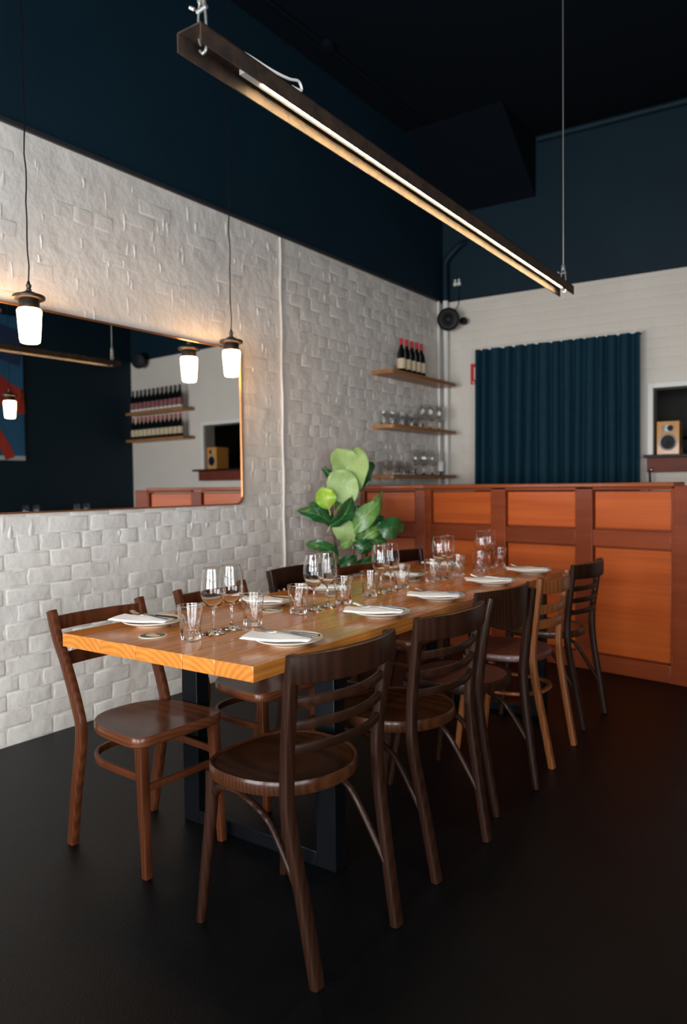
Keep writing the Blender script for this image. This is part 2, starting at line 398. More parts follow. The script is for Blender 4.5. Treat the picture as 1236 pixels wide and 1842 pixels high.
wr = MB().box((XR, -2.2, 0), (XR+.2, SY0, ZC)).box((XR, SY1, 0), (XR+.2, 8.3, ZC)).box((XR, SY0, 0), (XR+.2, SY1, SZ0)).box((XR, SY0, SZ1), (XR+.2, SY1, ZC))
tag(wr.build('wall_right', M['navy_wall'], flat=True), 'dark navy wall seen in the mirror', kind='structure')
# front wall with the two shop windows
wf = MB(); xs = [XL-.3, WIN[0][0], WIN[0][1], WIN[1][0], WIN[1][1], XR+.3]
y0, y1 = WY-.2, WY
wf.box((xs[0], y0, 0), (xs[5], y1, WZ0)); wf.box((xs[0], y0, WZ1), (xs[5], y1, ZC))
for a, b in ((0, 1), (2, 3), (4, 5)): wf.box((xs[a], y0, WZ0), (xs[b], y1, WZ1))
tag(wf.build('wall_front', M['navy_wall'], flat=True), 'navy shopfront wall behind the viewer', kind='structure')
for i, (a, b) in enumerate(WIN):
    g = MB(); zz = [WZ0, WZ1]
    for x in (a, (a+b)/2, b): g.box((x-.025, WY-.05, WZ0), (x+.025, WY+.02, WZ1))
    for z in (WZ0, 1.40, WZ1): g.box((a, WY-.045, z-.025), (b, WY+.015, z+.025))
    tag(g.build('window_%d' % (i+1), M['trim_black'], flat=True), 'black framed shop window', kind='structure')

g = MB()
for y in (SY0, (SY0+SY1)/2, SY1): g.box((XR-.02, y-.025, SZ0), (XR+.05, y+.025, SZ1))
for z in (SZ0, 1.40, SZ1): g.box((XR-.015, SY0, z-.025), (XR+.045, SY1, z+.025))
tag(g.build('window_3', M['trim_black'], flat=True), 'black framed side window', kind='structure')

# dark strip along the paint line of the left wall
tag(MB().bbox((XL-.002, .3, ZB-.012), (XL+.018, YLB, ZB+.014), .004).build('trim_1', M['trim_black']), 'thin dark strip along the navy paint line', kind='structure')
# edge of thicker plaster on the left wall, drawn as a thin tube
tag(MB().tube([(XL+.008, 4.053+.004*math.sin(k*.9), ZB-.02-k*(ZB-.03)/40) for k in range(41)], .0085, 8).build('plaster_edge', M['white_brick']),
    'thin white painted plaster edge running down the brick wall', 'conduit')
# raked bulkhead at the back left of the ceiling
x0, x1, ya, zb_ = XL, -2.468, 5.83, 3.85
v = [(x0, ya, ZC), (x1, ya, ZC), (x1, by(x1), ZC), (x0, by(x0), ZC), (x1, by(x1), zb_), (x0, by(x0), zb_)]
tag(MB().add(v, [(0, 1, 4, 5), (1, 2, 4), (0, 5, 3), (0, 3, 2, 1), (2, 3, 5, 4)]).build('bulkhead', M['ceiling'], flat=True), 'raked navy bulkhead in the ceiling corner', kind='structure')
o = MB().tube([BW(x1+.03, ZC-.05, .04), BW(XR-.05, ZC-.05, .04)], .03, 10).build('ceiling_pipe', M['navy_wall']); tag(o, 'navy pipe along the top of the back wall', 'pipe')
o = MB().tube([(-3.19, 2.6, ZC-.016), (-3.14, 5.75, ZC-.016)], .014, 8)
o.lathe([(.05, ZC-.05), (.05, ZC)], 16, c=(-3.15, 4.34, 0)); tag(o.build('ceiling_conduit', M['ceiling']), 'dark conduit with round junction box on the ceiling', 'conduit')

# corner pipes: white below the paint line, navy above with a crank
t = thing('corner_pipe', 'navy and white drain pipe with a bend in the wall corner', 'pipe', (XL+.055, YLB-.06, 0))
MB().tube([(0, 0, 0), (0, 0, ZB)], .026, 12).build('lower_pipe', M['white'], t)
MB().tube(spline([(0, 0, ZB), (0, 0, 3.32), (.012, .0, 3.40), (.10, .012, 3.49), (.15, .035, 3.535), (.19, .10, 3.565)], 6), .03, 12).build('upper_pipe', M['navy_wall'], t)
o = MB().tube([(XL+.012, YLB-.125, 0), (XL+.012, YLB-.125, ZB-.01)], .012, 8).build('corner_conduit', M['white']); tag(o, 'slim white conduit beside the corner pipe', 'conduit')

# ---------------------------------------------------------------- bar
bar = thing('bar_counter', 'panelled red mahogany bar front with framed panels behind the table', 'bar', (0, 0, 0))
def bfy(x): return 4.935-.169*(x+1.5)
AB = math.atan(-.169); Kx = -2.845; A0 = Vector((Kx, bfy(Kx), 0)); E0 = Vector((-.80, bfy(-.80), 0)); L0 = Vector((XL, 5.045, 0))
def run(a, b, bays, endpost, tagname):
    u = (b-a); Ltot = u.length; u.normalize(); ang = math.atan2(u.y, u.x)
    Mx = Matrix.Translation(a) @ Matrix.Rotation(ang, 4, 'Z')   # local: x along, -y out to the room
    def part(name, lo, hi, mt, bv=.005): return MB().bbox(lo, hi, bv, M=None).build(name, mt, bar)
    def put(o): o.matrix_world = Mx
    edges = []
    bays = [(p, q) for p, q in bays]
    put(part('back_board', (0, .03, 0), (Ltot, .07, 1.19), M['bar'], .002))
    xs = [0]+[v for pq in bays for v in pq]+[Ltot]
    for i in range(0, len(xs), 2):
        if xs[i+1]-xs[i] > .01: put(part('stile', (xs[i], -.012, 0), (xs[i+1], .035, 1.205), M['bar']))
    for p, q in bays:
        put(part('top_rail', (p-.001, -.008, 1.196), (q+.001, .035, 1.215), M['bar'], .003))
        put(part('mid_rail', (p-.001, -.008, .826), (q+.001, .035, .938), M['bar'], .006))
        put(part('bottom_rail', (p-.001, -.010, .0), (q+.001, .035, .112), M['bar'], .006))
        put(part('panel', (p+.008, .014, .948), (q-.008, .035, 1.186), M['bar_panel'], .004))
        put(part('panel', (p+.008, .014, .122), (q-.008, .035, .816), M['bar_panel'], .004))
    if endpost: put(part('end_post', (Ltot-.145, -.016, 0), (Ltot+.01, .09, 1.222), M['bar'], .006))
    put(part('cap', (-.004, -.028, 1.214), (Ltot-(.14 if endpost else 0), .16, 1.243), M['bar_cap'], .008))
cs = math.cos(AB); sx = lambda x: (x-Kx)/cs
run(A0, E0, [(sx(-2.784), sx(-2.236)), (sx(-2.115), sx(-1.579)), (sx(-1.459), sx(-.958))], True, 'main')
Lr = (A0-L0).length
run(L0+Vector((.004, 0, 0)), A0, [(.04, Lr-.085)], False, 'return')

# ---------------------------------------------------------------- mirror
mz0, mz1, my0, my1, rad = 1.130, 2.143, 1.42, 3.605, .055
def rr(y0, y1, z0, z1, r, n=8):
    out = []
    for cy, cz, a0 in ((y1-r, z1-r, 0), (y0+r, z1-r, 90), (y0+r, z0+r, 180), (y1-r, z0+r, 270)):
        for k in range(n): a = math.radians(a0+90*k/(n-1)); out.append((cy+r*math.cos(a), cz+r*math.sin(a)))
    return out
t = thing('wall_mirror', 'large rounded rectangular mirror in a thin copper frame on the brick wall', 'mirror', (XL+.008, (my0+my1)/2, mz0))
cyy = (my0+my1)/2
out = rr(my0-cyy, my1-cyy, 0, mz1-mz0, rad)
MB().add([(.022, y, z) for y, z in out]+[(.004, y, z) for y, z in out], [tuple(range(len(out))), tuple(range(len(out), 2*len(out)))[::-1]]).build('mirror_glass', M['mirror'], t, flat=True)
MB().sweep([(.014, y, z) for y, z in out], rrect(.010, .030, .002), lambda q: (0, 0, 0), closed=True) if False else None
fr = MB(); n = len(out)
inn = rr(my0-cyy+.008, my1-cyy-.008, .008, mz1-mz0-.008, rad-.008)
vs_ = [(0, y, z) for y, z in out]+[(.030, y, z) for y, z in out]+[(.030, y, z) for y, z in inn]+[(0, y, z) for y, z in inn]
fs_ = []
for a in range(4):
    for k in range(n):
        k2 = (k+1) % n; b_ = (a+1) % 4
        fs_.append((a*n+k, a*n+k2, b_*n+k2, b_*n+k))
fr.add(vs_, fs_).build('frame', M['copper'], t, sharp=50)

# ---------------------------------------------------------------- pendants
def pendant(name, label, loc):
    t = thing(name, label, 'lamp', loc, group='pendant lamps')
    opal = [(0, 0), (.036, .0), (.043, .004), (.046, .02), (.054, .13), (.0545, .148), (.050, .156), (.0, .156)]
    MB().lathe(opal, 28).build('glass_shade', M['opal'], t)
    MB().lathe([(.0, .150), (.046, .150), (.047, .158), (.046, .196), (.040, .205), (0, .205)], 28).build('lamp_holder', M['bronze'], t)
    MB().lathe([(.0, .200), (.066, .200), (.071, .203), (.072, .213), (.068, .218), (.040, .222), (.030, .232), (.016, .238), (0, .238)], 32).build('flange', M['bronze'], t)
    MB().lathe([(0, .236), (.012, .236), (.013, .246), (.009, .250), (.012, .256), (.013, .266), (.008, .272), (.006, .284), (0, .286)], 16).build('cord_grip', M['bronze'], t)
    z0 = .28; zt = ZC-loc[2]
    MB().tube([(.0035*math.sin(k*1.3), .003*math.sin(k*2.1), z0+(zt-z0)*k/30) for k in range(31)], .0036, 6).build('cord', M['cord_black'], t)
    MB().lathe([(0, zt-.025), (.045, zt-.02), (.05, zt), (0, zt)], 20).build('ceiling_rose', M['bronze'], t)
    return t
pendant('pendant_lamp', 'lit opal pendant lamp hanging in front of the left part of the mirror', (-3.167, 1.988, 1.925))
pendant('pendant_lamp', 'lit opal pendant lamp hanging at the right edge of the mirror', (-3.167, 3.325, 1.922))
pendant('pendant_lamp', 'small lit pendant lamp seen far back in the mirror before the painting', (-.221, 3.848, 1.909))

# ---------------------------------------------------------------- linear light
LY0, LY1 = 1.27, 4.17
t = thing('linear_light', 'long rusty steel channel light hung over the table on cables', 'lamp', (-1.3605+.0176*(2.72-3)*-1, 2.72, 2.300), -(-.0176))
hl = (LY1-LY0)/2; hw = .0405; fh = .048; th = .004
ch = MB()
ch.box((-hw, -hl, 0), (-hw+th, hl, fh)); ch.box((hw-th, -hl, 0), (hw, hl, fh)); ch.box((-hw, -hl, fh-th), (hw, hl, fh))
ch.build('channel', M['rust_steel'], t, flat=True)
MB().box((-.020, -hl+.20, .0305), (.008, hl-.07, fh-th)).build('led_housing', M['led_off'], t, flat=True)
MB().box((-.0065, -hl+.27, .0290), (.0005, hl-.08, .0306)).build('led_strip', M['led'], t, flat=True)
for yy in (-hl+.045, hl-.06):
    MB().tube([(0, yy, fh+.10), (0, yy, ZC-2.30)], .0035, 6).build('suspension_cable', M['galv'], t)
    hk = MB()
    hk.tube(spline([(.004, yy, fh+.105), (.012, yy, fh+.05), (.014, yy, fh), (.013, yy, fh-.03), (.002, yy, fh-.042), (-.009, yy, fh-.032)], 5), .0035, 7)
    hk.tube(spline([(-.004, yy, fh+.105), (-.012, yy, fh+.05), (-.012, yy, fh+.0), (-.006, yy, fh-.02)], 5), .003, 7)
    hk.build('hook', M['galv'], t)
    k = MB(); k.tube([(-.016, yy, fh+.062), (.016, yy, fh+.066)], .006, 8); k.lathe([(.011, fh+.08), (.012, fh+.10), (.009, fh+.112)], 10, c=(0, yy, 0)); k.tube([(-.02, yy-.006, fh+.068), (-.03, yy-.01, fh+.074)], .0045, 7)
    k.build('cable_clamp', M['galv'], t)
MB().tube(spline([(.02, -hl+.12, fh+.006), (.03, -hl+.18, fh+.006), (.035, -hl+.27, fh+.007), (.036, -hl+.34, fh+.016), (.034, -hl+.385, fh+.03), (.032, -hl+.40, fh+.012), (.030, -hl+.36, fh+.006)], 6), .004, 7).build('power_cord', M['cord_white'], t)

# ---------------------------------------------------------------- dining table
TX0, TX1, TY0, TY1 = -2.263, -1.378, 1.511, 4.200
TZ = .75; TT = .046
t = thing('dining_table', 'long timber plank dining table on black steel frames', 'table', ((TX0+TX1)/2, (TY0+TY1)/2, 0))
hx, hy = (TX1-TX0)/2, (TY1-TY0)/2
cuts = [-hx, -hx+.205, -hx+.385, -hx+.60, -hx+.735, hx]
for a, b in zip(cuts[:-1], cuts[1:]):
    o = MB().bbox((-(b-a)/2+.0004, -hy, -TT), ((b-a)/2-.0004, hy, 0), .0022, seg=2).build('plank', M['table'], t, loc=((a+b)/2, 0, TZ))
for yy in (1.915-(TY0+TY1)/2, 3.80-(TY0+TY1)/2):
    for xc in (-.220, .405):
        MB().bbox((xc-.04, yy-.03, .0), (xc+.04, yy+.03, TZ-TT-.008), .003).build('leg', M['black_steel'], t)
    MB().bbox((-.220+.04, yy-.03, .0), (.405-.04, yy+.03, .05), .003).build('foot_bar', M['black_steel'], t)
    MB().bbox((-.27, yy-.03, TZ-TT-.010), (.435, yy+.03, TZ-TT), .002).build('top_bar', M['black_steel'], t)

# ---------------------------------------------------------------- chairs
def seat_outline(kind, hw, hd, n=40):
    out = []
    for k in range(n):
        a = 2*PI*k/n; c, s = math.cos(a), math.sin(a)
        if kind == 'round': e = 2.35
        elif kind == 'horse': e = 2.7 if s > 0 else 2.2
        else: e = 7.0 if s > 0 else 2.5
        x = math.copysign(abs(c)**(2/e), c)*hw; y = math.copysign(abs(s)**(2/e), s)*hd
        if kind != 'round': x *= 1+.06*(y/hd)
        out.append((x, y))
    return out
def disc(out, zt, zb, dish=.0, rings=(1, .985, .8, .55, .25), edge=.006):
    mb = MB(); n = len(out); vs = []; fs = []
    lv = [(.975, zb), (1, zb+edge), (1, zt-edge), (.985, zt-.001)]+[(q, zt-dish*(1-q*q)**1.2) for q in rings[2:]]
    for q, z in lv:
        for x, y in out: vs.append((x*q, y*q, z))
    for i in range(len(lv)-1):
        for k in range(n):
            k2 = (k+1) % n; fs.append((i*n+k, i*n+k2, (i+1)*n+k2, (i+1)*n+k))
    fs.append(tuple(range(n))[::-1]); fs.append(tuple((len(lv)-1)*n+k for k in range(n)))
    return mb.add(vs, fs)
def bowed(hw, y, z, bow, n=14, tilt=0):
    return [(hw*(2*k/n-1), y-bow*(1-(2*k/n-1)**2), z) for k in range(n+1)]
def arch(x, y0, y1, z0, z1):     # bentwood brace: along under the seat, then down the back leg
    return spline([(x*.98, y0, z0-.02), (x, y0-.03, z0), (x, y0-.10, z0+.004), (x, y0-.20, z0-.03), (x*1.02, (y0+2.6*y1)/3.6, (z0+z1)/2+.035), (x*1.04, y1, z1)], 6)
def post_path(x0, x1, x2, yf, ys, yt, zs, zt):
    return spline([(x0, yf, 0), (x0+(x1-x0)*.35, yf+(ys-yf)*.50, zs*.42), (x1, ys, zs*.86), (x1+.002, ys+.004, zs*1.12), (x1+(x2-x1)*.6, ys+(yt-ys)*.42, (zs+zt)/2+.03), (x2, yt, zt)], 5)
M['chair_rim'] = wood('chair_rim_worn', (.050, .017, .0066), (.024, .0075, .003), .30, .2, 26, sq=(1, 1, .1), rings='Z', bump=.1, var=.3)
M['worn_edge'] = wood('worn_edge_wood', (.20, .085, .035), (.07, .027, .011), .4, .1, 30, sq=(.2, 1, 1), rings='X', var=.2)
def ladder_chair(name, label, mats, slats=3, crest_h=.078, zt=.838, posts_above=False, hoop=False, leathery=False):
    t = thing(name, label, 'chair', group='chairs around the long table')
    fm, sm = mats
    zs = .480; ys = -.188; yf = -.262; yt = -.222
    out = [(x, y-.006) for x, y in seat_outline('horse', .203, .190)]
    if hoop:
        disc(out, zs, zs-.034, .008).build('seat', sm, t)
    else:
        s = disc([(x*.955, y*.955) for x, y in out], zs-.003, zs-.028, .010).build('seat', sm, t)
        MB().sweep([(x*.975, y*.975, zs-.018) for x, y in out], [(.013*math.cos(a), .019*math.sin(a)) for a in [2*PI*k/10 for k in range(10)]], (0, 0, 0), closed=True) if False else None
        rim = MB(); nn = len(out); V = []
        pr = [(.955, zs-.036), (1.0, zs-.036), (1.015, zs-.024), (1.012, zs-.006), (.995, zs+.001), (.955, zs-.003)]
        for q, z in pr:
            for x, y in out: V.append((x*q, y*q, z))
        FF = []
        for i in range(len(pr)):
            i2 = (i+1) % len(pr)
            for k in range(nn):
                k2 = (k+1) % nn; FF.append((i*nn+k, i*nn+k2, i2*nn+k2, i2*nn+k))
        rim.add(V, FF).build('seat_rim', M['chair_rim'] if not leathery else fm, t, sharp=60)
    for s in (-1, 1):
        pp = post_path(s*.168, s*.186, s*.196, yf, ys, yt, zs, zt-.006 if not posts_above else zt+.012)
        MB().sweep(pp, rrect(.036, .027, .007), (1, 0, 0), scale=lambda q: (1-.08*q, 1.12-.25*abs(q-.45))).build('back_post', fm, t)
        fp = spline([(s*.168, .190, 0), (s*.163, .172, .15), (s*.158, .148, .33), (s*.155, .142, zs-.03)], 5)
        MB().tube(fp, .0185, 12, scale=lambda q: .72+.36*q).build('leg', fm, t)
        if not hoop: MB().tube(arch(s*.158, .132, -.224, .410, .175), .0115, 9, scale=lambda q: 1.35-.5*min(1, q*2.2) if q < .45 else .85).build('brace', fm, t)
    if hoop:
        ho = [(x*.86, y*.86, .30) for x, y in seat_outline('round', .20, .215, 36)]
        MB().sweep(ho, rrect(.014, .026, .004), (0, 0, 1), closed=True).build('hoop_stretcher', fm, t)
    zc = zt-crest_h/2
    hwc = .2115 if not posts_above else .182
    cy = yt-.001 if not posts_above else yt+.006
    cr_ = MB().sweep(bowed(hwc, cy, zc, .052), rrect(crest_h, .022, .006), (0, 0, 1), scale=lambda q: (1+.05*math.cos((q-.5)*PI*2), 1)).build('crest_rail', fm, t)
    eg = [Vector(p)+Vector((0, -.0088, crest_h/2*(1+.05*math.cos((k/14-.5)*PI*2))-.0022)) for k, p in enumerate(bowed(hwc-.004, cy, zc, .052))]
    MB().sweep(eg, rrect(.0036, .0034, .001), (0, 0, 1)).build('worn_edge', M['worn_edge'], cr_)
    z0 = .708; st = .061
    if posts_above: z0, st = .690, .066
    for k in range(slats if not posts_above else 2):
        z = z0-k*st; f = (z-zs)/(zt-zs); yy = ys+.012+(yt-ys)*f
        MB().sweep(bowed(.186+.008*f, yy, z, .050), rrect(.026 if not posts_above else .042, .015, .006), (0, 0, 1)).build('slat', fm, t)
    return t
def rail_chair(name, label, mats, zt=.818, crest=.05):
    """plain two-rail cafe chair with saddle seat and U-shaped stretcher"""
    t = thing(name, label, 'chair', group='chairs around the long table'); fm, sm = mats
    zs = .455; yf = -.228; ys = -.148; yt = -.306
    out = seat_outline('saddle', .182, .182)
    disc(out, zs, zs-.036, .012).build('seat', sm, t)
    for s in (-1, 1):
        pp = spline([(s*.172, yf, 0), (s*.176, yf+.038, .20), (s*.178, ys, .40), (s*.180, ys-.018, .50), (s*.182, ys-.078, .64), (s*.184, ys-.126, .73), (s*.185, yt, zt)], 5)
        MB().sweep(pp, rrect(.030, .040, .008), (1, 0, 0), scale=lambda q: (1-.08*q, 1.05-.22*abs(q-.4))).build('back_post', fm, t)
        fp = [(s*.160, .178, 0), (s*.156, .164, .2), (s*.152, .150, zs-.03)]
        MB().sweep(fp, rrect(.034, .034, .006), (1, 0, 0), scale=lambda q: .78+.30*q).build('leg', fm, t)
    for z, hgt in ((zt-.045, crest), (zt-.165, .048)):
        f = (z-.46)/(zt-.46); yy = ys-.012+(yt-ys)*f**1.05
        MB().sweep(bowed(.170, yy, z, .022, 10), rrect(hgt, .016, .005), (0, 0, 1)).build('back_rail', fm, t)
    u = spline([(.156, .155, .318), (.160, .04, .320), (.155, -.08, .322), (.10, -.165, .324), (0, -.19, .324), (-.10, -.165, .324), (-.155, -.08, .322), (-.160, .04, .320), (-.156, .155, .318)], 5)
    MB().sweep(u, rrect(.026, .014, .004), (0, 0, 1)).build('hoop_stretcher', fm, t)
    MB().sweep([(-.158, .166, .285), (.158, .166, .285)], rrect(.024, .016, .004), (0, 0, 1)).build('stretcher', fm, t)
    return t
def shield_chair(name, label, mats):
    t = thing(name, label, 'chair', group='chairs around the long table'); fm, sm = mats
    zs = .475; zt = .842; ys = -.20; yf = -.265; yt = -.225
    out = seat_outline('round', .20, .205)
    disc([(x*.93, y*.93) for x, y in out], zs-.002, zs-.026, .010).build('seat', sm, t)
    ring = MB(); nn = len(out); V = []; FF = []
    pr = [(.93, zs-.038), (1.0, zs-.038), (1.02, zs-.022), (1.0, zs), (.93, zs-.002)]
    for q, z in pr:
        for x, y in out: V.append((x*q, y*q, z))
    for i in range(len(pr)):
        i2 = (i+1) % len(pr)
        for k in range(nn): k2 = (k+1) % nn; FF.append((i*nn+k, i*nn+k2, i2*nn+k2, i2*nn+k))
    ring.add(V, FF).build('seat_rim', fm, t, sharp=60)
    for s in (-1, 1):
        pp = spline([(s*.160, yf, 0), (s*.170, yf+.035, .20), (s*.178, ys, .42), (s*.180, ys-.004, .54), (s*.176, yt-.002, .70), (s*.166, yt-.024, zt-.02)], 5)
        MB().tube(pp, .0165, 12, scale=lambda q: .9+.35*math.sin(q*PI)).build('back_post', fm, t)
        fp = spline([(s*.178, .225, 0), (s*.168, .195, .18), (s*.158, .16, .36), (s*.155, .155, zs-.03)], 5)
        MB().tube(fp, .0165, 12, scale=lambda q: .72+.36*q).build('leg', fm, t)
        MB().tube(arch(s*.158, .148, -.228, .390, .185), .010, 9).build('brace', fm, t)
    # deep curved back panel with a rounded lower edge, scrolled ends
    pan = MB(); nx, nz = 17, 6; V = []; FF = []
    for side in (0, 1):
        for i in range(nx):
            u = 2*i/(nx-1)-1
            lo = zt-.055-.105*(1-abs(u)**2.6)**.75
            hi = zt-.004*(u*u)+.004
            for j in range(nz):
                z = lo+(hi-lo)*j/(nz-1)
                V.append((u*.205, yt+.022-.062*(1-u*u)+(.013 if side else 0)-.010*(j/(nz-1)), z))
    for i in range(nx-1):
        for j in range(nz-1):
            a = i*nz+j; b = a+nz
            FF.append((a, b, b+1, a+1)); o_ = nx*nz; FF.append((o_+a, o_+a+1, o_+b+1, o_+b))
    o_ = nx*nz
    for i in range(nx-1):
        for j in (0, nz-1):
            a = i*nz+j; b = a+nz; FF.append((a, o_+a, o_+b, b))
    for i in (0, nx-1):
        for j in range(nz-1):
            a = i*nz+j; FF.append((a, a+1, o_+a+1, o_+a))
    pan.add(V, FF).build('backrest', fm, t, sharp=50)
    return t
def spindle_chair(name, label, mats):
    t = thing(name, label, 'chair', group='chairs around the long table'); fm, sm = mats
    zs = .46; zt = .845; yf = -.21; ys = -.16; yt = -.232
    disc(seat_outline('saddle', .19, .19), zs, zs-.036, .01).build('seat', sm, t)
    for s in (-1, 1):
        pp = spline([(s*.18, yf, 0), (s*.183, yf+.035, .2), (s*.186, ys, .43), (s*.188, ys-.012, .56), (s*.190, yt, zt)], 5)
        MB().sweep(pp, rrect(.028, .036, .007), (1, 0, 0)).build('back_post', fm, t)
        MB().sweep([(s*.168, .185, 0), (s*.164, .168, zs-.03)], rrect(.034, .034, .006), (1, 0, 0), scale=lambda q: .8+.25*q).build('leg', fm, t)
        MB().sweep([(s*.170, .172, .25), (s*.182, -.18, .25)], rrect(.022, .014, .004), (0, 0, 1)).build('stretcher', fm, t)
    MB().sweep(bowed(.194, yt+.004, zt-.05, .03), rrect(.105, .017, .006), (0, 0, 1)).build('crest_rail', fm, t)
    MB().sweep(bowed(.180, ys-.016, .535, .02), rrect(.035, .016, .005), (0, 0, 1)).build('lower_rail', fm, t)
    for k in range(7):
        u = -1+2*(k+.5)/7; x = u*.17
        MB().sweep([(x, ys-.016-.02*(1-u*u), .545), (x, yt+.006-.03*(1-u*u), zt-.095)], rrect(.020, .009, .003), (1, 0, 0)).build('spindle', fm, t)
    return t
# aisle side, backs to the viewer; then wall side
RD, RS = (M['chair_worn'], M['chair_seat']), None
def at(o, x, y, deg): o.location = (x, y, 0); o.rotation_euler[2] = math.radians(deg)
c1 = ladder_chair('ladder_back_chair', 'nearest dark ladder-back chair with its back to the viewer', (M['chair_worn'], M['chair_seat'])); at(c1, -1.345, 1.610, 85)
c2 = dup(c1, label='second dark ladder-back chair on the aisle side, before the shield-back chair'); at(c2, -1.335, 2.206, 86.5)
c5 = dup(c1, label='farthest dark ladder-back chair on the aisle side, against the red bar panel'); at(c5, -1.400, 3.885, 88)
c3 = shield_chair('bentwood_chair', 'round-post bentwood chair with deep shield-shaped back panel', (M['chair_dark'], M['leather'])); at(c3, -1.360, 2.742, 84)
c4 = ladder_chair('ladder_back_chair', 'lighter tan brown ladder-back chair with ring stretcher on the aisle side', (M['chair_tan'], M['leather']), posts_above=True, hoop=True, crest_h=.062, zt=.822); at(c4, -1.370, 3.285, 92)
l1 = rail_chair('cafe_chair', 'brown two-rail cafe chair at the near corner by the brick wall', (M['chair_brown'], M['chair_brown_seat'])); at(l1, -2.030, 1.694, -93)
l2 = dup(l1, label='second brown two-rail cafe chair along the brick wall side'); at(l2, -2.032, 2.280, -93)
l3 = spindle_chair('spindle_chair', 'dark chair with deep crest and vertical spindles on the wall side', (M['chair_dark'], M['chair_seat'])); at(l3, -2.085, 2.860, -91)
l4 = dup(l1, label='third brown two-rail cafe chair, beside the fig plant on the wall side'); at(l4, -2.030, 3.415, -92)
l5 = ladder_chair('ladder_back_chair', 'dark ladder-back chair at the far wall-side end before the fig plant', (M['chair_dark'], M['leather'])); at(l5, -2.095, 3.935, -90)

# ---------------------------------------------------------------- table setting
def wine_mesh():
    pr = [(0, 0), (.037, 0), (.0395, .0012), (.0385, .0028), (.022, .0055), (.010, .010), (.0052, .018), (.0040, .032), (.0038, .074), (.0052, .083), (.013, .089), (.025, .0985), (.0350, .112), (.0410, .130), (.0428, .146), (.0420, .166), (.0385, .194), (.0360, .2087), (.0338, .2215), (.0336, .2231), (.0335, .2238), (.0331, .2244),
          (.0327, .2238), (.0327, .2231), (.0329, .2215), (.0351, .2087), (.0376, .194), (.0411, .166), (.0419, .146), (.0401, .1305), (.0340, .1130), (.0240, .1005), (.012, .0935), (0, .0915)]
    return MB().lathe(pr, 36)
def tumbler_mesh():
    def rf(a, i, z):
        k = abs(math.cos(5*a))**.7; w = max(0, 1-max(0, z-.052)/.012) if z < .064 else 0
        return 1-.085*(1-k)*min(1, w)*min(1, z/.006 if z < .006 else 1)
    outer = [(0, .0012), (.024, 0), (.0285, .001), (.0300, .006), (.0310, .030), (.0322, .050), (.0335, .060), (.0355, .076), (.0374, .090), (.0390, .1022), (.03915, .1036), (.0391, .1048), (.0387, .1055)]
    inner = [(.0381, .1052), (.0379, .1036), (.0378, .1022), (.0362, .090), (.0343, .076), (.0322, .060), (.0298, .048), (.0283, .020), (.025, .0125), (.012, .011), (0, .011)]
    sc = 1.10; outer = [(r*sc, z*1.08) for r, z in outer]; inner = [(r*sc, z*1.08) for r, z in inner]
    return MB().lathe(outer+inner, 60, rf=lambda a, i, z: rf(a, i, z) if i < 13 else 1)
tz = TZ+.0006
wine0 = tum0 = None
tp = [(-1.801,1.675),(-1.789,1.963),(-1.799,2.238),(-1.787,2.526),(-1.802,2.751),(-1.813,3.050),(-1.795,3.322),(-1.792,3.612),(-1.786,3.868),(-1.780,4.140)]
wp = [(-1.800,1.780),(-1.806,1.873),(-1.803,2.345),(-1.805,2.437),(-1.811,2.862),(-1.816,2.955),(-1.812,3.440),(-1.814,3.530),(-1.815,3.968),(-1.811,4.060)]
side = ['wall-side', 'aisle-side']
for i, (x, y) in enumerate(tp):
    lb = 'clear faceted tumbler, %s from the near end of the table' % ORD[i]
    if i == 9: lb = 'clear faceted tumbler, farthest on the table before the bar'
    if i == 0:
        tum0 = tumbler_mesh().build('tumbler', M['glass'], loc=(x, y, tz)); o = tag(tum0, lb, 'glass', 'tumblers on the dining table')
    else: o = dup(tum0, loc=(x, y, tz), rotz=i*.7, label=lb)
for i, (x, y) in enumerate(wp):
    lb = 'empty stemmed wine glass, %s from the near end of the table' % ORD[i]
    if i == 9: lb = 'empty stemmed wine glass, farthest on the table before the bar'
    if i == 0:
        wine0 = wine_mesh().build('wine_glass', M['glass'], loc=(x, y, tz)); o = tag(wine0, lb, 'glass', 'wine glasses on the dining table')
    else: o = dup(wine0, loc=(x, y, tz), rotz=i*.5, label=lb)
def plate_mesh():
    pr = [(0, .003), (.050, .003), (.052, 0), (.060, 0), (.064, .005), (.085, .010), (.104, .0165), (.1085, .020), (.1075, .0225), (.103, .0205), (.085, .0145), (.066, .0105), (0, .0095)]
    return MB().lathe(pr, 48)
def napkin_mesh():
    mb = MB()
    n = 9
    for lay in range(3):
        V = []; Fc = []; zz = .0005+lay*.0022
        for sd in (0, 1):
            for i in range(n+1):
                for j in range(5):
                    u = i/n; x = -.135+.215*u+lay*.004; y = -.052+.104*j/4+lay*.002
                    z = zz+sd*.0017+.006*max(0, (-.06-x)/.07)**1.5+.0012*math.sin(9*u+j)
                    V.append((x, y*(1-.05*u), z))
        o_ = (n+1)*5
        for i in range(n):
            for j in range(4):
                a = i*5+j; b = a+5; Fc.append((a, a+1, b+1, b)); Fc.append((o_+a, o_+b, o_+b+1, o_+a+1))
        for i in range(n):
            for j in (0, 4): a = i*5+j; b = a+5; Fc.append((a, b, o_+b, o_+a))
        for i in (0, n):
            for j in range(4): a = i*5+j; Fc.append((a, a+1, o_+a+1, o_+a))
        mb.add(V, Fc)
    return mb
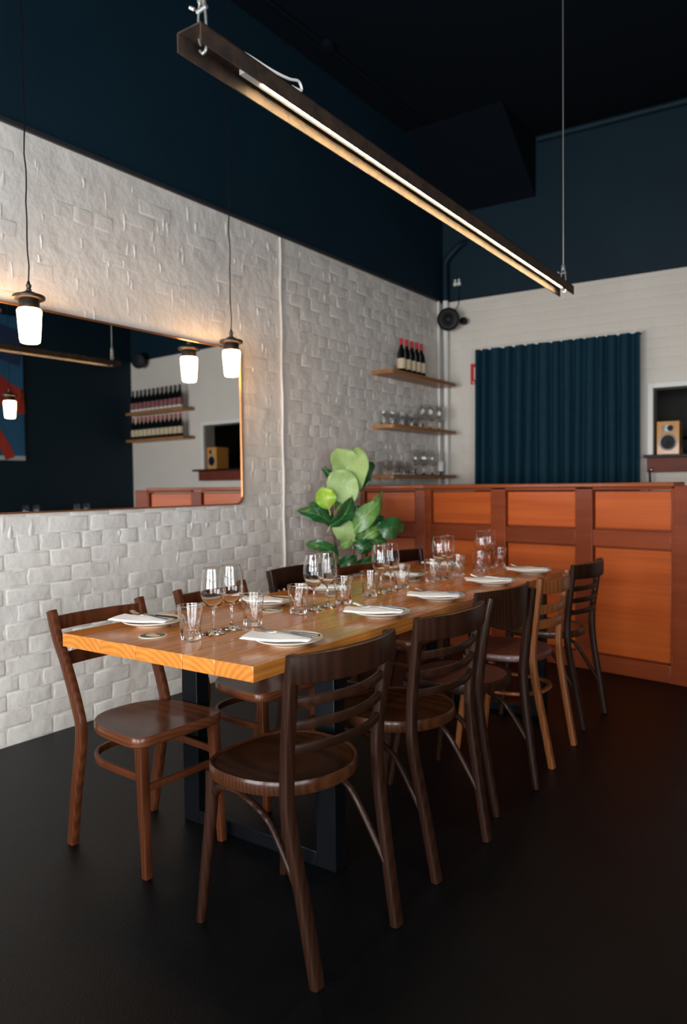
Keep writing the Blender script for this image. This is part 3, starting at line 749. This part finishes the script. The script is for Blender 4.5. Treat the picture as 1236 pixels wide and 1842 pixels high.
def fork_parts(t):
    hd = MB(); path = spline([(.095, 0, .002), (.04, 0, .004), (-.01, 0, .007), (-.040, 0, .006)], 6)
    hd.sweep(path, rrect(.008, .0028, .001), (0, 1, 0), scale=lambda q: (1.25-.65*q, 1))
    hd.build('handle', M['steel'], t)
    h2 = MB(); V = []
    h2.sweep(spline([(-.038, 0, .006), (-.055, 0, .004), (-.072, 0, .0045)], 5), rrect(.022, .002, .0008), (0, 1, 0), scale=lambda q: (.35+.75*min(1, q*1.7), 1))
    h2.build('fork_head', M['steel'], t)
    for k in range(4):
        y = -.0093+.0062*k
        MB().sweep(spline([(-.070, y, .0045), (-.090, y, .008), (-.112, y, .015)], 4), rrect(.0034, .0016, .0005), (0, 1, 0), scale=lambda q: (1-.45*q, 1)).build('tine', M['steel'], t)
def knife_parts(t):
    MB().sweep([(.10, 0, .004), (.06, 0, .0045), (.0, 0, .0045)], rrect(.012, .006, .0025), (0, 1, 0), scale=lambda q: (1.05-.2*q, 1)).build('handle', M['knife_dark'], t)
    V = []; MB().sweep([(.002, 0, .0045), (-.04, .001, .0045), (-.085, .002, .0045), (-.108, .004, .0045)], rrect(.016, .0014, .0005), (0, 1, 0), scale=lambda q: (1 if q < .7 else max(.15, 1-2.6*(q-.7)), 1)).build('blade', M['steel'], t)
PR = [(-1.478,1.790),(-1.492,2.358),(-1.486,2.822),(-1.490,3.390),(-1.490,3.905)]
PL = [(-2.100,1.774),(-2.040,2.340),(-2.058,2.792),(-1.999,3.395),(-2.045,3.965)]
plate0 = nap0 = None
fork0 = knife0 = None
dirR = math.atan2(Rv.y, Rv.x)     # the settings on the aisle side lie roughly across the picture
idx = 0
for s, arr in (('aisle', PR), ('wall', PL)):
    for i, (x, y) in enumerate(arr):
        w = '%s %s-side setting from the near end' % (ORD[i], s)
        if i == 4: w = 'farthest %s-side setting' % s
        ang = dirR-.10+rnd.uniform(-.06, .06) if s == 'aisle' else dirR+PI*0-.25+rnd.uniform(-.06, .06)
        a = ang
        if plate0 is None:
            plate0 = plate_mesh().build('side_plate', M['plate'], loc=(x, y, tz)); o = tag(plate0, None, 'plate', 'side plates on the dining table')
        else: o = dup(plate0, loc=(x, y, tz))
        o['label'] = 'cream side plate under a napkin, ' + w
        nd = Vector((math.cos(a), math.sin(a), 0)); ns = Vector((-nd.y, nd.x, 0))
        flip = 0 if s == 'aisle' else 0
        if nap0 is None:
            nap0 = napkin_mesh().build('napkin', M['napkin']); tag(nap0, None, 'napkin', 'folded napkins on the plates'); o = nap0
        else: o = dup(nap0)
        o.location = Vector((x, y, tz+.0215))-nd*.006-ns*.020; o.rotation_euler[2] = a
        o['label'] = 'folded white napkin on the plate, ' + w
        if fork0 is None:
            fork0 = thing('fork', None, 'fork', group='forks on the napkins'); fork_parts(fork0); o = fork0
        else: o = dup(fork0)
        o.location = Vector((x, y, tz+.0308))-nd*.004-ns*.012; o.rotation_euler[2] = a-.42
        o['label'] = 'steel fork resting on the napkin, ' + w
        if knife0 is None:
            knife0 = thing('knife', None, 'knife', group='knives on the napkins'); knife_parts(knife0); o = knife0
        else: o = dup(knife0)
        o.location = Vector((x, y, tz+.0300))+nd*.006+ns*.010; o.rotation_euler[2] = a-.33
        o['label'] = 'dark-handled knife resting on the napkin, ' + w
co = None
for i, (x, y) in enumerate([(-1.952,1.645),(-1.941,2.241),(-1.968,2.72),(-1.925,3.33)]):
    lb = 'round drink coaster with a printed figure, %s from the near end' % ORD[i]
    if co is None:
        co = thing('coaster', lb, 'coaster', (x, y, tz), group='coasters on the dining table')
        MB().lathe([(0, 0), (.047, 0), (.0475, .001), (.047, .002), (0, .002)], 40).build('card', M['coaster'], co)
        MB().lathe([(0, .002), (.042, .002), (.042, .0024), (0, .0024)], 40).build('print', M['coaster_print'], co)
        MB().lathe([(0, .0024), (.024, .0024), (.024, .0027), (0, .0027)], 20, rf=lambda a, i, z: 1+.35*math.cos(2*a+.5)+.12*math.cos(3*a)).build('figure', M['coaster_fig'], co)
    else: dup(co, loc=(x, y, tz), rotz=i*.4, label=lb)

# ---------------------------------------------------------------- shelves on the left wall
for i, z in enumerate((2.185, 1.733, 1.316)):
    lb = ['top timber wall shelf holding wine bottles', 'middle timber wall shelf holding glassware', 'lowest timber wall shelf holding glassware and a candle'][i]
    V = MB(); out = [(0, 0), (.205-.03, 0)]+[(.205-.03+.03*math.sin(a), .03-.03*math.cos(a)) for a in (.4, .8, 1.2, 1.57)]+[(.205, 1.17-.03)]+[(.175+.03*math.cos(a), 1.14+.03*math.sin(a)) for a in (.4, .8, 1.2, 1.57)]+[(0, 1.17)]
    n = len(out); b = .003
    vs_ = [(x, y, -.015) for x, y in out]+[(x, y, .015) for x, y in out]
    V.add(vs_, [tuple(range(n))[::-1], tuple(range(n, 2*n))]+[(k, (k+1) % n, n+(k+1) % n, n+k) for k in range(n)])
    tag(V.build('wall_shelf', M['shelf'], loc=(XL+.004, 5.225, z), sharp=45), lb, 'shelf', 'timber shelves on the brick wall')
def bottle(label, loc, cap, lab, white_foot=False, rotz=0):
    t = thing('wine_bottle', label, 'bottle', loc, rotz)
    MB().lathe([(0, 0), (.036, 0), (.0385, .004), (.0385, .150), (.037, .175), (.028, .205), (.0165, .232), (.0145, .26), (.0143, .298), (0, .298)], 24).build('bottle_body', M['bottle'], t)
    MB().lathe([(.0152, .232), (.0155, .25), (.0155, .296), (.0165, .297), (.0165, .303), (0, .304)], 20).build('capsule', cap, t)
    def lab_(z0, z1, mt, nm):
        mb = MB(); V = []; F_ = []; n = 16
        for k in range(n+1):
            a = -1.45+2.9*k/n
            for r, z in ((.0389, z0), (.0389, z1)): V.append((r*math.cos(a), r*math.sin(a), z))
        for k in range(n): F_.append((2*k, 2*k+2, 2*k+3, 2*k+1))
        mb.add(V, F_).build(nm, mt, t)
    lab_(.042, .128, lab, 'label')
    if white_foot: lab_(.012, .040, M['label_white'], 'foot_label')
    return t
b0 = None
for i, y in enumerate((5.52, 5.612, 5.701, 5.788, 5.872)):
    lb = 'dark wine bottle with red capsule on the top shelf, %s from the left' % ORD[i]
    if b0 is None:
        b0 = bottle(lb, (-3.262, y, 2.200), M['cap_red'], M['label_cream'], rotz=-.95); b0['group'] = 'bottles on the top shelf'
    else: dup(b0, loc=(-3.262, y, 2.200), label=lb, rotz=-.95+.1*i)
def shelfglass(kind, src, x, ys, z, txt, grp):
    for i, y in enumerate(ys):
        o = dup(src, loc=(x+.03*((i % 2)-.5), y, z), label='%s, %s from the left' % (txt, ORD[i])); o['group'] = grp
shelfglass('t', tum0, -3.275, [5.275+.079*k for k in range(8)], 1.748, 'clear tumbler on the middle wall shelf', 'tumblers on the middle shelf')
shelfglass('w', wine0, -3.275, [5.935, 6.02, 6.105, 6.19, 6.275], 1.748, 'wine glass on the middle wall shelf', 'wine glasses on the middle shelf')
shelfglass('t', tum0, -3.275, [5.275, 5.36, 5.445, 5.53, 5.612, 5.69], 1.331, 'clear tumbler on the lowest wall shelf', 'tumblers on the lowest shelf')
shelfglass('w', wine0, -3.275, [5.80, 5.885, 5.97, 6.055], 1.331, 'wine glass on the lowest wall shelf', 'wine glasses on the lowest shelf')
t = thing('candle', 'white pillar candle in a glass holder on the lowest shelf', 'candle', (-3.275, 6.25, 1.331))
MB().lathe([(0, .035), (.030, .035), (.031, .04), (.031, .128), (.028, .132), (0, .130)], 24).build('wax', M['candle'], t)
MB().lathe([(0, 0), (.028, 0), (.028, .004), (.008, .010), (.008, .024), (.030, .030), (.034, .036), (0, .0345)], 24).build('holder', M['spk_black'], t)

# black round speaker in the corner
t = thing('wall_speaker', 'round black wall speaker high in the corner above the shelves', 'speaker', BW(-3.235, 2.806, .02), 0)
Mx = Matrix.Translation((0, -.17, 0)) @ Matrix.Rotation(math.radians(18), 4, 'Z') @ Matrix.Rotation(math.radians(100), 4, 'X')
MB().lathe([(0, -.055), (.06, -.055), (.092, -.035), (.105, -.005), (.108, .02), (.104, .034), (.096, .036), (.086, .028), (.04, .030), (.028, .040), (0, .042)], 36, M=Mx).build('body', M['spk_black'], t)
MB().tube([(.01, -.12, 0), (.06, -.08, -.01), (.10, -.02, -.01)], .012, 8).build('arm', M['spk_black'], t)
MB().lathe([(0, -.02), (.032, -.02), (.036, 0), (.034, .02), (0, .024)], 20, M=Matrix.Translation((.105, -.06, -.012)) @ Matrix.Rotation(math.radians(90), 4, 'X')).build('knob', M['spk_black'], t)
MB().tube(spline([(.03, -.10, .09), (.025, -.02, .16), (.02, .01, .25), (.03, .012, .36)], 5), .004, 6).build('cable', M['cord_black'], t)
for k, x in enumerate((-3.252, -3.212)):
    t = thing('cable_gland', 'small white cable fitting on the navy wall, %s of two' % ('left', 'right')[k], 'fitting', BW(x, 3.175, .0), group='cable fittings')
    MB().lathe([(0, -.02), (.017, -.016), (.02, 0), (.014, .018), (0, .02)], 14, M=Matrix.Translation((0, -.012, 0))).build('body', M['white'], t)
    MB().lathe([(0, .0), (.010, .004), (.011, .02), (0, .028)], 12, M=Matrix.Translation((0, -.012, .022))).build('cap', M['white'], t)

# ---------------------------------------------------------------- curtain
t = thing('curtain', 'navy blue pleated curtain hanging behind the bar', 'curtain', (0, 0, 0))
cx0, cx1, cz = -2.995, -1.549, 2.500
cu = MB(); nx, nz = 240, 10; V = []; FF = []
folds = 14
for sd in (0, 1):
    for i in range(nx+1):
        u = i/nx; ph = 2*PI*folds*(u+.012*math.sin(9*u)+.006*math.sin(23*u))
        for j in range(nz+1):
            w = j/nz; z = .02+(cz-.02)*(1-w)
            amp = .045*(1-.4*(1-w))*(1+.25*math.sin(5.3*u+1)) 
            x = cx0+(cx1-cx0)*u-.028*(1-u)*w*.9+.006*math.sin(ph*.5+w*2)+(.0)*w
            gq = ph+.35*math.sin(w*3+u*17); o_ = .125+amp*(1-2.2*(.5-.5*math.cos(gq))**2.2)+.004*sd
            V.append(BW(x, z+(-.004*math.cos(ph) if j == 0 else 0), o_))
K = (nx+1)*(nz+1)
for i in range(nx):
    for j in range(nz):
        a = i*(nz+1)+j; b = a+nz+1
        FF.append((a, a+1, b+1, b)); FF.append((K+a, K+b, K+b+1, K+a+1))
for i in range(nx):
    for j in (0, nz): a = i*(nz+1)+j; b = a+nz+1; FF.append((a, b, K+b, K+a))
for i in (0, nx):
    for j in range(nz): a = i*(nz+1)+j; FF.append((a, a+1, K+a+1, K+a))
cu.add(V, FF).build('cloth', M['curtain'], t, sharp=70)
MB().tube([BW(cx0-.02, cz+.004, .105), BW(cx1+.01, cz+.004, .105)], .008, 8).build('track', M['white'], t)
for k in range(10):
    x = cx0+.06+k*(cx1-cx0-.1)/9
    MB().box((-.004, -.01, -.016), (.004, .01, .012)).build('hook', M['white'], t, loc=BW(x, cz+.008, .105))
for x in (cx0+.02, cx1-.02):
    MB().tube([BW(x, cz+.004, .105), BW(x, cz+.004, 0)], .006, 8).build('bracket', M['navy_wall'], t)

# fire sign half behind the curtain
t = thing('fire_sign', 'red fire equipment sign half hidden behind the curtain', 'sign', BW(-3.027, 2.298, .004), RB)
MB().bbox((-.076, -.003, -.098), (.076, 0, .098), .0012).build('plate', M['red'], t)
s = MB(); 
s.box((-.040, -.0045, -.055), (.060, -.0030, .062)); s.build('pictogram', M['white'], t)
s = MB().lathe([(0, -.04), (.026, -.036), (.028, .02), (.012, .036), (0, .038)], 16, M=Matrix.Translation((.012, -.006, -.005)) @ Matrix.Diagonal((1, .06, 1, 1))); s.build('extinguisher_icon', M['red'], t)
s = MB(); [s.box((-.055+.026*k, -.0045, -.086), (-.055+.026*k+.018, -.003, -.074)) for k in range(5)]; s.build('lettering', M['white'], t)
# small latch on the wall next to the curtain
t = thing('wall_latch', 'small dark latch with pale bar on the wall left of the curtain', 'latch', BW(-3.05, 1.45, 0), RB)
MB().bbox((.01, -.03, .006), (.035, 0, .034), .004).build('catch', M['spk_black'], t)
MB().bbox((-.12, -.008, -.004), (.03, 0, .006), .002).build('bar', M['white'], t)

# ---------------------------------------------------------------- hatch
c = M['white']
def bwpart(name, x0, x1, z0, z1, o0, o1, mt, parent, bv=.004):
    o = MB().bbox((bl(x0), -o1, z0), (bl(x1), -o0, z1), bv).build(name, mt, parent); o.matrix_world = wbM; return o
t = thing('hatch_surround', 'white timber casing around the kitchen hatch', 'hatch frame')
bwpart('casing', OX0-.045, OX0, OZ0, OZ1+.045, 0, .030, c, t); bwpart('casing', OX1, OX1+.045, OZ0, OZ1+.045, 0, .030, c, t)
bwpart('casing', OX0-.001, OX1+.001, OZ1, OZ1+.045, 0, .028, c, t)
for a, b in ((OX0, OX0+.004), (OX1-.004, OX1)): MB().bbox((bl(a), 0, OZ0), (bl(b), .16, OZ1), .001).build('reveal', M['reveal'], wb)
t = thing('hatch_sill', 'dark sill with a red timber apron under the kitchen hatch', 'sill')
bwpart('sill_board', OX0-.055, OX1+.085, 1.445, 1.470, -.16, .15, M['dark_sill'], t)
bwpart('apron', OX0-.035, OX1+.01, 1.325, 1.446, .0, .11, M['redwood'], t)
o = MB().lathe([(0, 0), (.014, .002), (.016, .010), (.008, .018), (0, .02)], 16, M=Matrix.Translation(BW(-1.463, 1.345, .113)) @ Matrix.Rotation(PI/2, 4, 'X')).build('brass_stud', M['brass'], t)
o = MB().tube(spline([BW(-1.478, 1.34, .118), BW(-1.474, 1.25, .12), BW(-1.479, 1.15, .11), BW(-1.475, .9, .09)], 6), .010, 8).build('hanging_strap', M['navy_wall']); tag(o, 'dark strap hanging from the hatch sill beside the curtain', 'strap')
def bookshelf_speaker(label, x, rot):
    t = thing('bookshelf_speaker', label, 'speaker', BW(x, 1.470, -.02), RB+rot, group='wooden hatch speakers')
    hw_, hh, dp = .090, .285, .21
    MB().bbox((-hw_, -.0, 0), (hw_, dp, hh), .006).build('cabinet', M['spk_wood'], t)
    rx = Matrix.Translation((0, 0, .108)) @ Matrix.Rotation(PI/2, 4, 'X')
    MB().lathe([(.058, 0), (.068, 0), (.070, .003), (.066, .007), (.058, .005)], 32, M=rx, caps=False).build('trim_ring', M['spk_grey'], t)
    MB().lathe([(.059, .004), (.052, .006), (.030, .002), (.014, .001), (.012, .006), (0, .008)], 32, M=rx, caps=False).build('woofer_cone', M['spk_black'], t)
    r2 = Matrix.Translation((0, 0, .225)) @ Matrix.Rotation(PI/2, 4, 'X') @ Matrix.Diagonal((1.55, 1, 1, 1))
    MB().lathe([(0, 0), (.028, 0), (.030, .002), (.027, .005), (0, .005)], 28, M=r2).build('tweeter_plate', M['spk_grey'], t)
    r3 = Matrix.Translation((.017, 0, .225)) @ Matrix.Rotation(PI/2, 4, 'X')
    MB().lathe([(0, .004), (.023, .004), (.024, .007), (.012, .008), (0, .011)], 24, M=r3).build('tweeter', M['spk_black'], t)
    return t
bookshelf_speaker('wooden bookshelf speaker at the near end of the kitchen hatch', -1.355, 0)
bookshelf_speaker('wooden bookshelf speaker seen in the mirror at the other end of the hatch', .145, 0)
# kitchen behind
k = MB(); Y0, Y1 = .16, 1.35
k.box((bl(-2.3), Y1, 0), (bl(1.0), Y1+.05, 2.8)); k.box((bl(-2.3), Y0, 0), (bl(-2.25), Y1, 2.8)); k.box((bl(.95), Y0, 0), (bl(1.0), Y1, 2.8)); k.box((bl(-2.3), Y0, 2.8), (bl(1.0), Y1, 2.85))
o = k.build('wall_kitchen', M['dark_room'], flat=True); o.matrix_world = wbM; tag(o, 'dark kitchen walls behind the hatch', kind='structure')
t = thing('kitchen_shelf', 'upper dark kitchen shelf behind the hatch speaker', 'shelf'); bwpart('board', -2.2, .9, 1.66, 1.70, -1.34, -.75, M['spk_black'], t)
t = thing('kitchen_shelf', 'lower dark kitchen shelf behind the hatch, with bowls', 'shelf'); bwpart('board', -2.2, .9, 1.36, 1.40, -1.34, -.75, M['spk_black'], t)
for i, (x, hh, r) in enumerate(((-1.42, .11, .09), (-1.20, .16, .08), (-.98, .12, .09), (-.6, .15, .08), (-.2, .13, .09))):
    p_ = BW(x, 1.40, -.95)
    o = MB().lathe([(0, 0), (r*.7, 0), (r, hh*.6), (r*1.02, hh), (r*.94, hh), (r*.92, hh*.6), (0, .01)], 20).build('bowl', M['pale'], loc=p_); tag(o, 'pale bowl on the kitchen shelf behind the hatch, %s from the left' % ORD[i], 'bowl', 'bowls in the kitchen')

# ---------------------------------------------------------------- things seen in the mirror: bottle shelves, painting, sideboard
for i, z in enumerate((2.262, 1.892)):
    o = MB().bbox((-.62, -.20, -.018), (.62, 0, .018), .005).build('wall_shelf', M['shelf'], loc=BW(1.05, z, .002), rotz=RB)
    tag(o, ('upper', 'lower')[i]+' bottle shelf on the back wall, seen in the mirror', 'shelf', 'bottle shelves seen in the mirror')
for row, (z, cap, lab, wf_) in enumerate(((2.281, M['cap_black'], M['label_plum'], True), (1.911, M['cap_red'], M['label_cream'], False))):
    b0 = None
    for k in range(12):
        x = 1.58-k*.092; p_ = BW(x, z, .13); lb = 'wine bottle on the %s bottle shelf in the mirror, %s from the left' % (('upper', 'lower')[row], ORD[k])
        if b0 is None: b0 = bottle(lb, p_, cap, lab, wf_, -PI/2-.5); b0['group'] = ('plum', 'cream')[row]+' label bottles in the mirror'
        else: dup(b0, loc=p_, label=lb)
t = thing('painting', 'large blue canvas with red strokes, seen at the left of the mirror', 'painting', (XR-.002, 4.35, 1.60))
MB().bbox((-.035, -.95, 0), (0, .86, 1.75), .004).build('canvas', M['paint_blue'], t)
MB().box((-.037, -.949, -.0), (-.0351, .859, .055)).build('pale_band', M['paint_pale'], t, flat=True)
def stroke(pts, w, mt, nm, d):
    pts = spline(pts, 6); V = []; Fc = []
    for i, p in enumerate(pts):
        a = pts[max(0, i-1)]; b = pts[min(len(pts)-1, i+1)]; tt = (b-a).normalized(); n_ = Vector((0, -tt.z, tt.y))
        V += [p+n_*w/2+Vector((d, 0, 0)), p-n_*w/2+Vector((d, 0, 0))]
    for i in range(len(pts)-1): Fc.append((2*i, 2*i+2, 2*i+3, 2*i+1))
    MB().add(V, Fc).build(nm, mt, t, flat=True)
stroke([(0, .858, .72), (0, .80, .725), (0, .62, .80), (0, .40, .93), (0, .10, 1.0), (0, -.3, .92), (0, -.7, .7)], .30, M['paint_red'], 'red_stroke', -.0375)
stroke([(0, .66, .02), (0, .63, .10), (0, .56, .22), (0, .44, .38), (0, .2, .5)], .13, M['paint_red'], 'red_stroke', -.0379)
stroke([(0, .859, 1.35), (0, .4, 1.45), (0, -.3, 1.5), (0, -.9, 1.4)], .42, M['paint_dkblue'], 'deep_blue_stroke', -.0372)
t = thing('sideboard', 'low dark sideboard along the navy wall', 'sideboard', (1.48, 5.45, 0))
MB().bbox((-.26, -.95, .06), (.26, .95, .80), .006).build('body', M['bar'], t); MB().bbox((-.28, -.97, .80), (.28, .97, .83), .005).build('top', M['bar_cap'], t)
for sx_ in (-.2, .2):
    for sy_ in (-.85, .85): MB().bbox((sx_-.03, sy_-.03, 0), (sx_+.03, sy_+.03, .065), .004).build('foot', M['bar'], t)
for i, (x, y) in enumerate(((1.42, 4.98), (1.42, 5.12), (1.42, 5.68), (1.42, 5.82))):
    o = dup(wine0, loc=(x, y, .83), label='wine glass tip at the bottom edge of the mirror, %s from the left' % ORD[i]); o['group'] = 'wine glasses on the sideboard'
t = thing('wall_speaker', 'round black wall speaker seen in the mirror near the bottle shelves', 'speaker', BW(1.45, 2.99, .02), 0)
Mx = Matrix.Translation((0, -.10, 0)) @ Matrix.Rotation(math.radians(-18), 4, 'Z') @ Matrix.Rotation(math.radians(100), 4, 'X')
MB().lathe([(0, -.055), (.06, -.055), (.092, -.035), (.105, -.005), (.108, .02), (.104, .034), (.096, .036), (.086, .028), (.04, .030), (0, .042)], 36, M=Mx).build('body', M['spk_black'], t)
MB().tube([(.0, -.08, 0), (.0, .02, 0)], .015, 8).build('arm', M['spk_black'], t)

# ---------------------------------------------------------------- fiddle-leaf fig
PB = Vector((-3.02, 4.28, 0))
t = thing('fiddle_leaf_fig', 'fiddle-leaf fig plant with large green leaves in the corner by the bar', 'plant', PB)
MB().lathe([(0, 0), (.13, 0), (.138, .01), (.165, .30), (.168, .31), (.158, .31), (.15, .27), (0, .27)], 28).build('pot', M['pot'], t)
MB().lathe([(0, .272), (.12, .275), (.15, .271)], 24).build('soil', M['soil'], t)
DP = PB.dot(Fv)+0.0-EYEP.dot(Fv)
def pp(x, y, dd=0): return atd(x, y, DP+dd)-PB
st = MB(); st.tube(spline([(0, 0, .26), pp(612, 1040), pp(608, 1005, .02), pp(601, 965), pp(598, 945), pp(612, 915), pp(630, 880, .03), pp(634, 850, .04)], 5), .010, 8, scale=lambda q: 1.2-.7*q); st.build('stem', M['stem'], t)
st = MB(); st.tube(spline([(.02, .02, .26), pp(632, 1040), pp(636, 1000), pp(640, 965), pp(645, 945)], 5), .008, 8, scale=lambda q: 1.2-.6*q); st.build('stem', M['stem'], t)
leaves = [  # base px, tip px, width px, material, depth of base and tip, roll, arch
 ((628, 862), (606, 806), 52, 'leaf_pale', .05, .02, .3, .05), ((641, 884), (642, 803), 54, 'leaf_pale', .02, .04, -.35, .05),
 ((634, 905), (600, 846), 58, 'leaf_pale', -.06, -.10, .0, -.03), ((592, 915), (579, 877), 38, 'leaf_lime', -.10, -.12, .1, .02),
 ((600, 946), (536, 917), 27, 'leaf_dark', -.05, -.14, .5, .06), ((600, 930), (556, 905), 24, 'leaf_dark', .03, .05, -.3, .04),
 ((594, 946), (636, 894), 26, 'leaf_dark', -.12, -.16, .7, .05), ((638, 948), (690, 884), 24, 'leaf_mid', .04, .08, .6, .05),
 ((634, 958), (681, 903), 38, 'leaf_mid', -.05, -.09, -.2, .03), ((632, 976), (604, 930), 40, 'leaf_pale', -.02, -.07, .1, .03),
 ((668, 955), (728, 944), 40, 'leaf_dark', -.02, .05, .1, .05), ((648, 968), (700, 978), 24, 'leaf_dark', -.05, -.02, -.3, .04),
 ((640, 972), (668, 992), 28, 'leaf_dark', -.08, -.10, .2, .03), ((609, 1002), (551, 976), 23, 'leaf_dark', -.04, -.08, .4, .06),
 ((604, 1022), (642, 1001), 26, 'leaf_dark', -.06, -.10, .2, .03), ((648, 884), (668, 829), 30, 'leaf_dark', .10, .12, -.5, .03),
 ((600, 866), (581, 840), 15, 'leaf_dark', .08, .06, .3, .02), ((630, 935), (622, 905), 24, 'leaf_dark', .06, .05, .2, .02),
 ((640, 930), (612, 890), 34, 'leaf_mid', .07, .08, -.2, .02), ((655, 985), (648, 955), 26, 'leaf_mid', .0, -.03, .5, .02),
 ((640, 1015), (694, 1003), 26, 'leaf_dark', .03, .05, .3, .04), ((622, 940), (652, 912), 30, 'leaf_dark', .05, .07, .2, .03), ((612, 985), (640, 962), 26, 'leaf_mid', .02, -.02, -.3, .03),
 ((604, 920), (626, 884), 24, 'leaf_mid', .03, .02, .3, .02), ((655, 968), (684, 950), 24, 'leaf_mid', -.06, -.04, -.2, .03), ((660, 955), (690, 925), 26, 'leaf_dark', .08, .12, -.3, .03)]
PPM = FPX/DP
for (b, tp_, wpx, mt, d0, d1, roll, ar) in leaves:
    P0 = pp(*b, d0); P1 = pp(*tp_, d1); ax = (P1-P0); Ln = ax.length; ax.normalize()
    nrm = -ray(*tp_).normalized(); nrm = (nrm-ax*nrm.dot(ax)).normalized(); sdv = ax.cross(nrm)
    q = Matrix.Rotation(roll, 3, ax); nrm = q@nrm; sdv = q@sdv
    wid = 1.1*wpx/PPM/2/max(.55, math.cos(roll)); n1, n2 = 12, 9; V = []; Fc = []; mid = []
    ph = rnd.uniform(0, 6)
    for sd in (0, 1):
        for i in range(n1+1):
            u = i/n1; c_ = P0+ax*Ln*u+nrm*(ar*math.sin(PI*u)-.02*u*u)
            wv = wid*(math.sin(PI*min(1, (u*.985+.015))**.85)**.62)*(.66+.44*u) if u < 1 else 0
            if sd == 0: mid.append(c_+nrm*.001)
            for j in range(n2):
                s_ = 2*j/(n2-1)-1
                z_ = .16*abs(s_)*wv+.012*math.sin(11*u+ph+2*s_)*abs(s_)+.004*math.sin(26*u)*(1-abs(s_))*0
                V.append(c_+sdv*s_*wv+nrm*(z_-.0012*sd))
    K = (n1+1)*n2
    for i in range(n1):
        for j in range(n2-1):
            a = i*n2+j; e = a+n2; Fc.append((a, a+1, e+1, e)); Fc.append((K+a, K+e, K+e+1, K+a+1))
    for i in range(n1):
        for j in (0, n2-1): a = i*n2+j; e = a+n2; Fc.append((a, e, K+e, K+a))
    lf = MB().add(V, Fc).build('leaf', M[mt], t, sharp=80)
    rb = MB(); rb.tube(mid, .0036, 6, scale=lambda q: 1.2-.9*q)
    for i in range(2, n1-1, 2):
        for s_ in (-1, 1):
            a = mid[i]; k_ = (i+2)*n2+(n2-2 if s_ > 0 else 1)
            if i+2 <= n1: rb.tube([a, Vector(V[k_])+nrm*.0010], .0017, 4, scale=lambda q: 1-.6*q)
    rb.build('midrib', M['rib'] if mt != 'leaf_dark' else M['leaf_mid'], lf)
    sp = MB().tube([P0, P0-ax*.03+Vector((0, 0, -.02))], .0035, 6).build('petiole', M['rib'], lf)
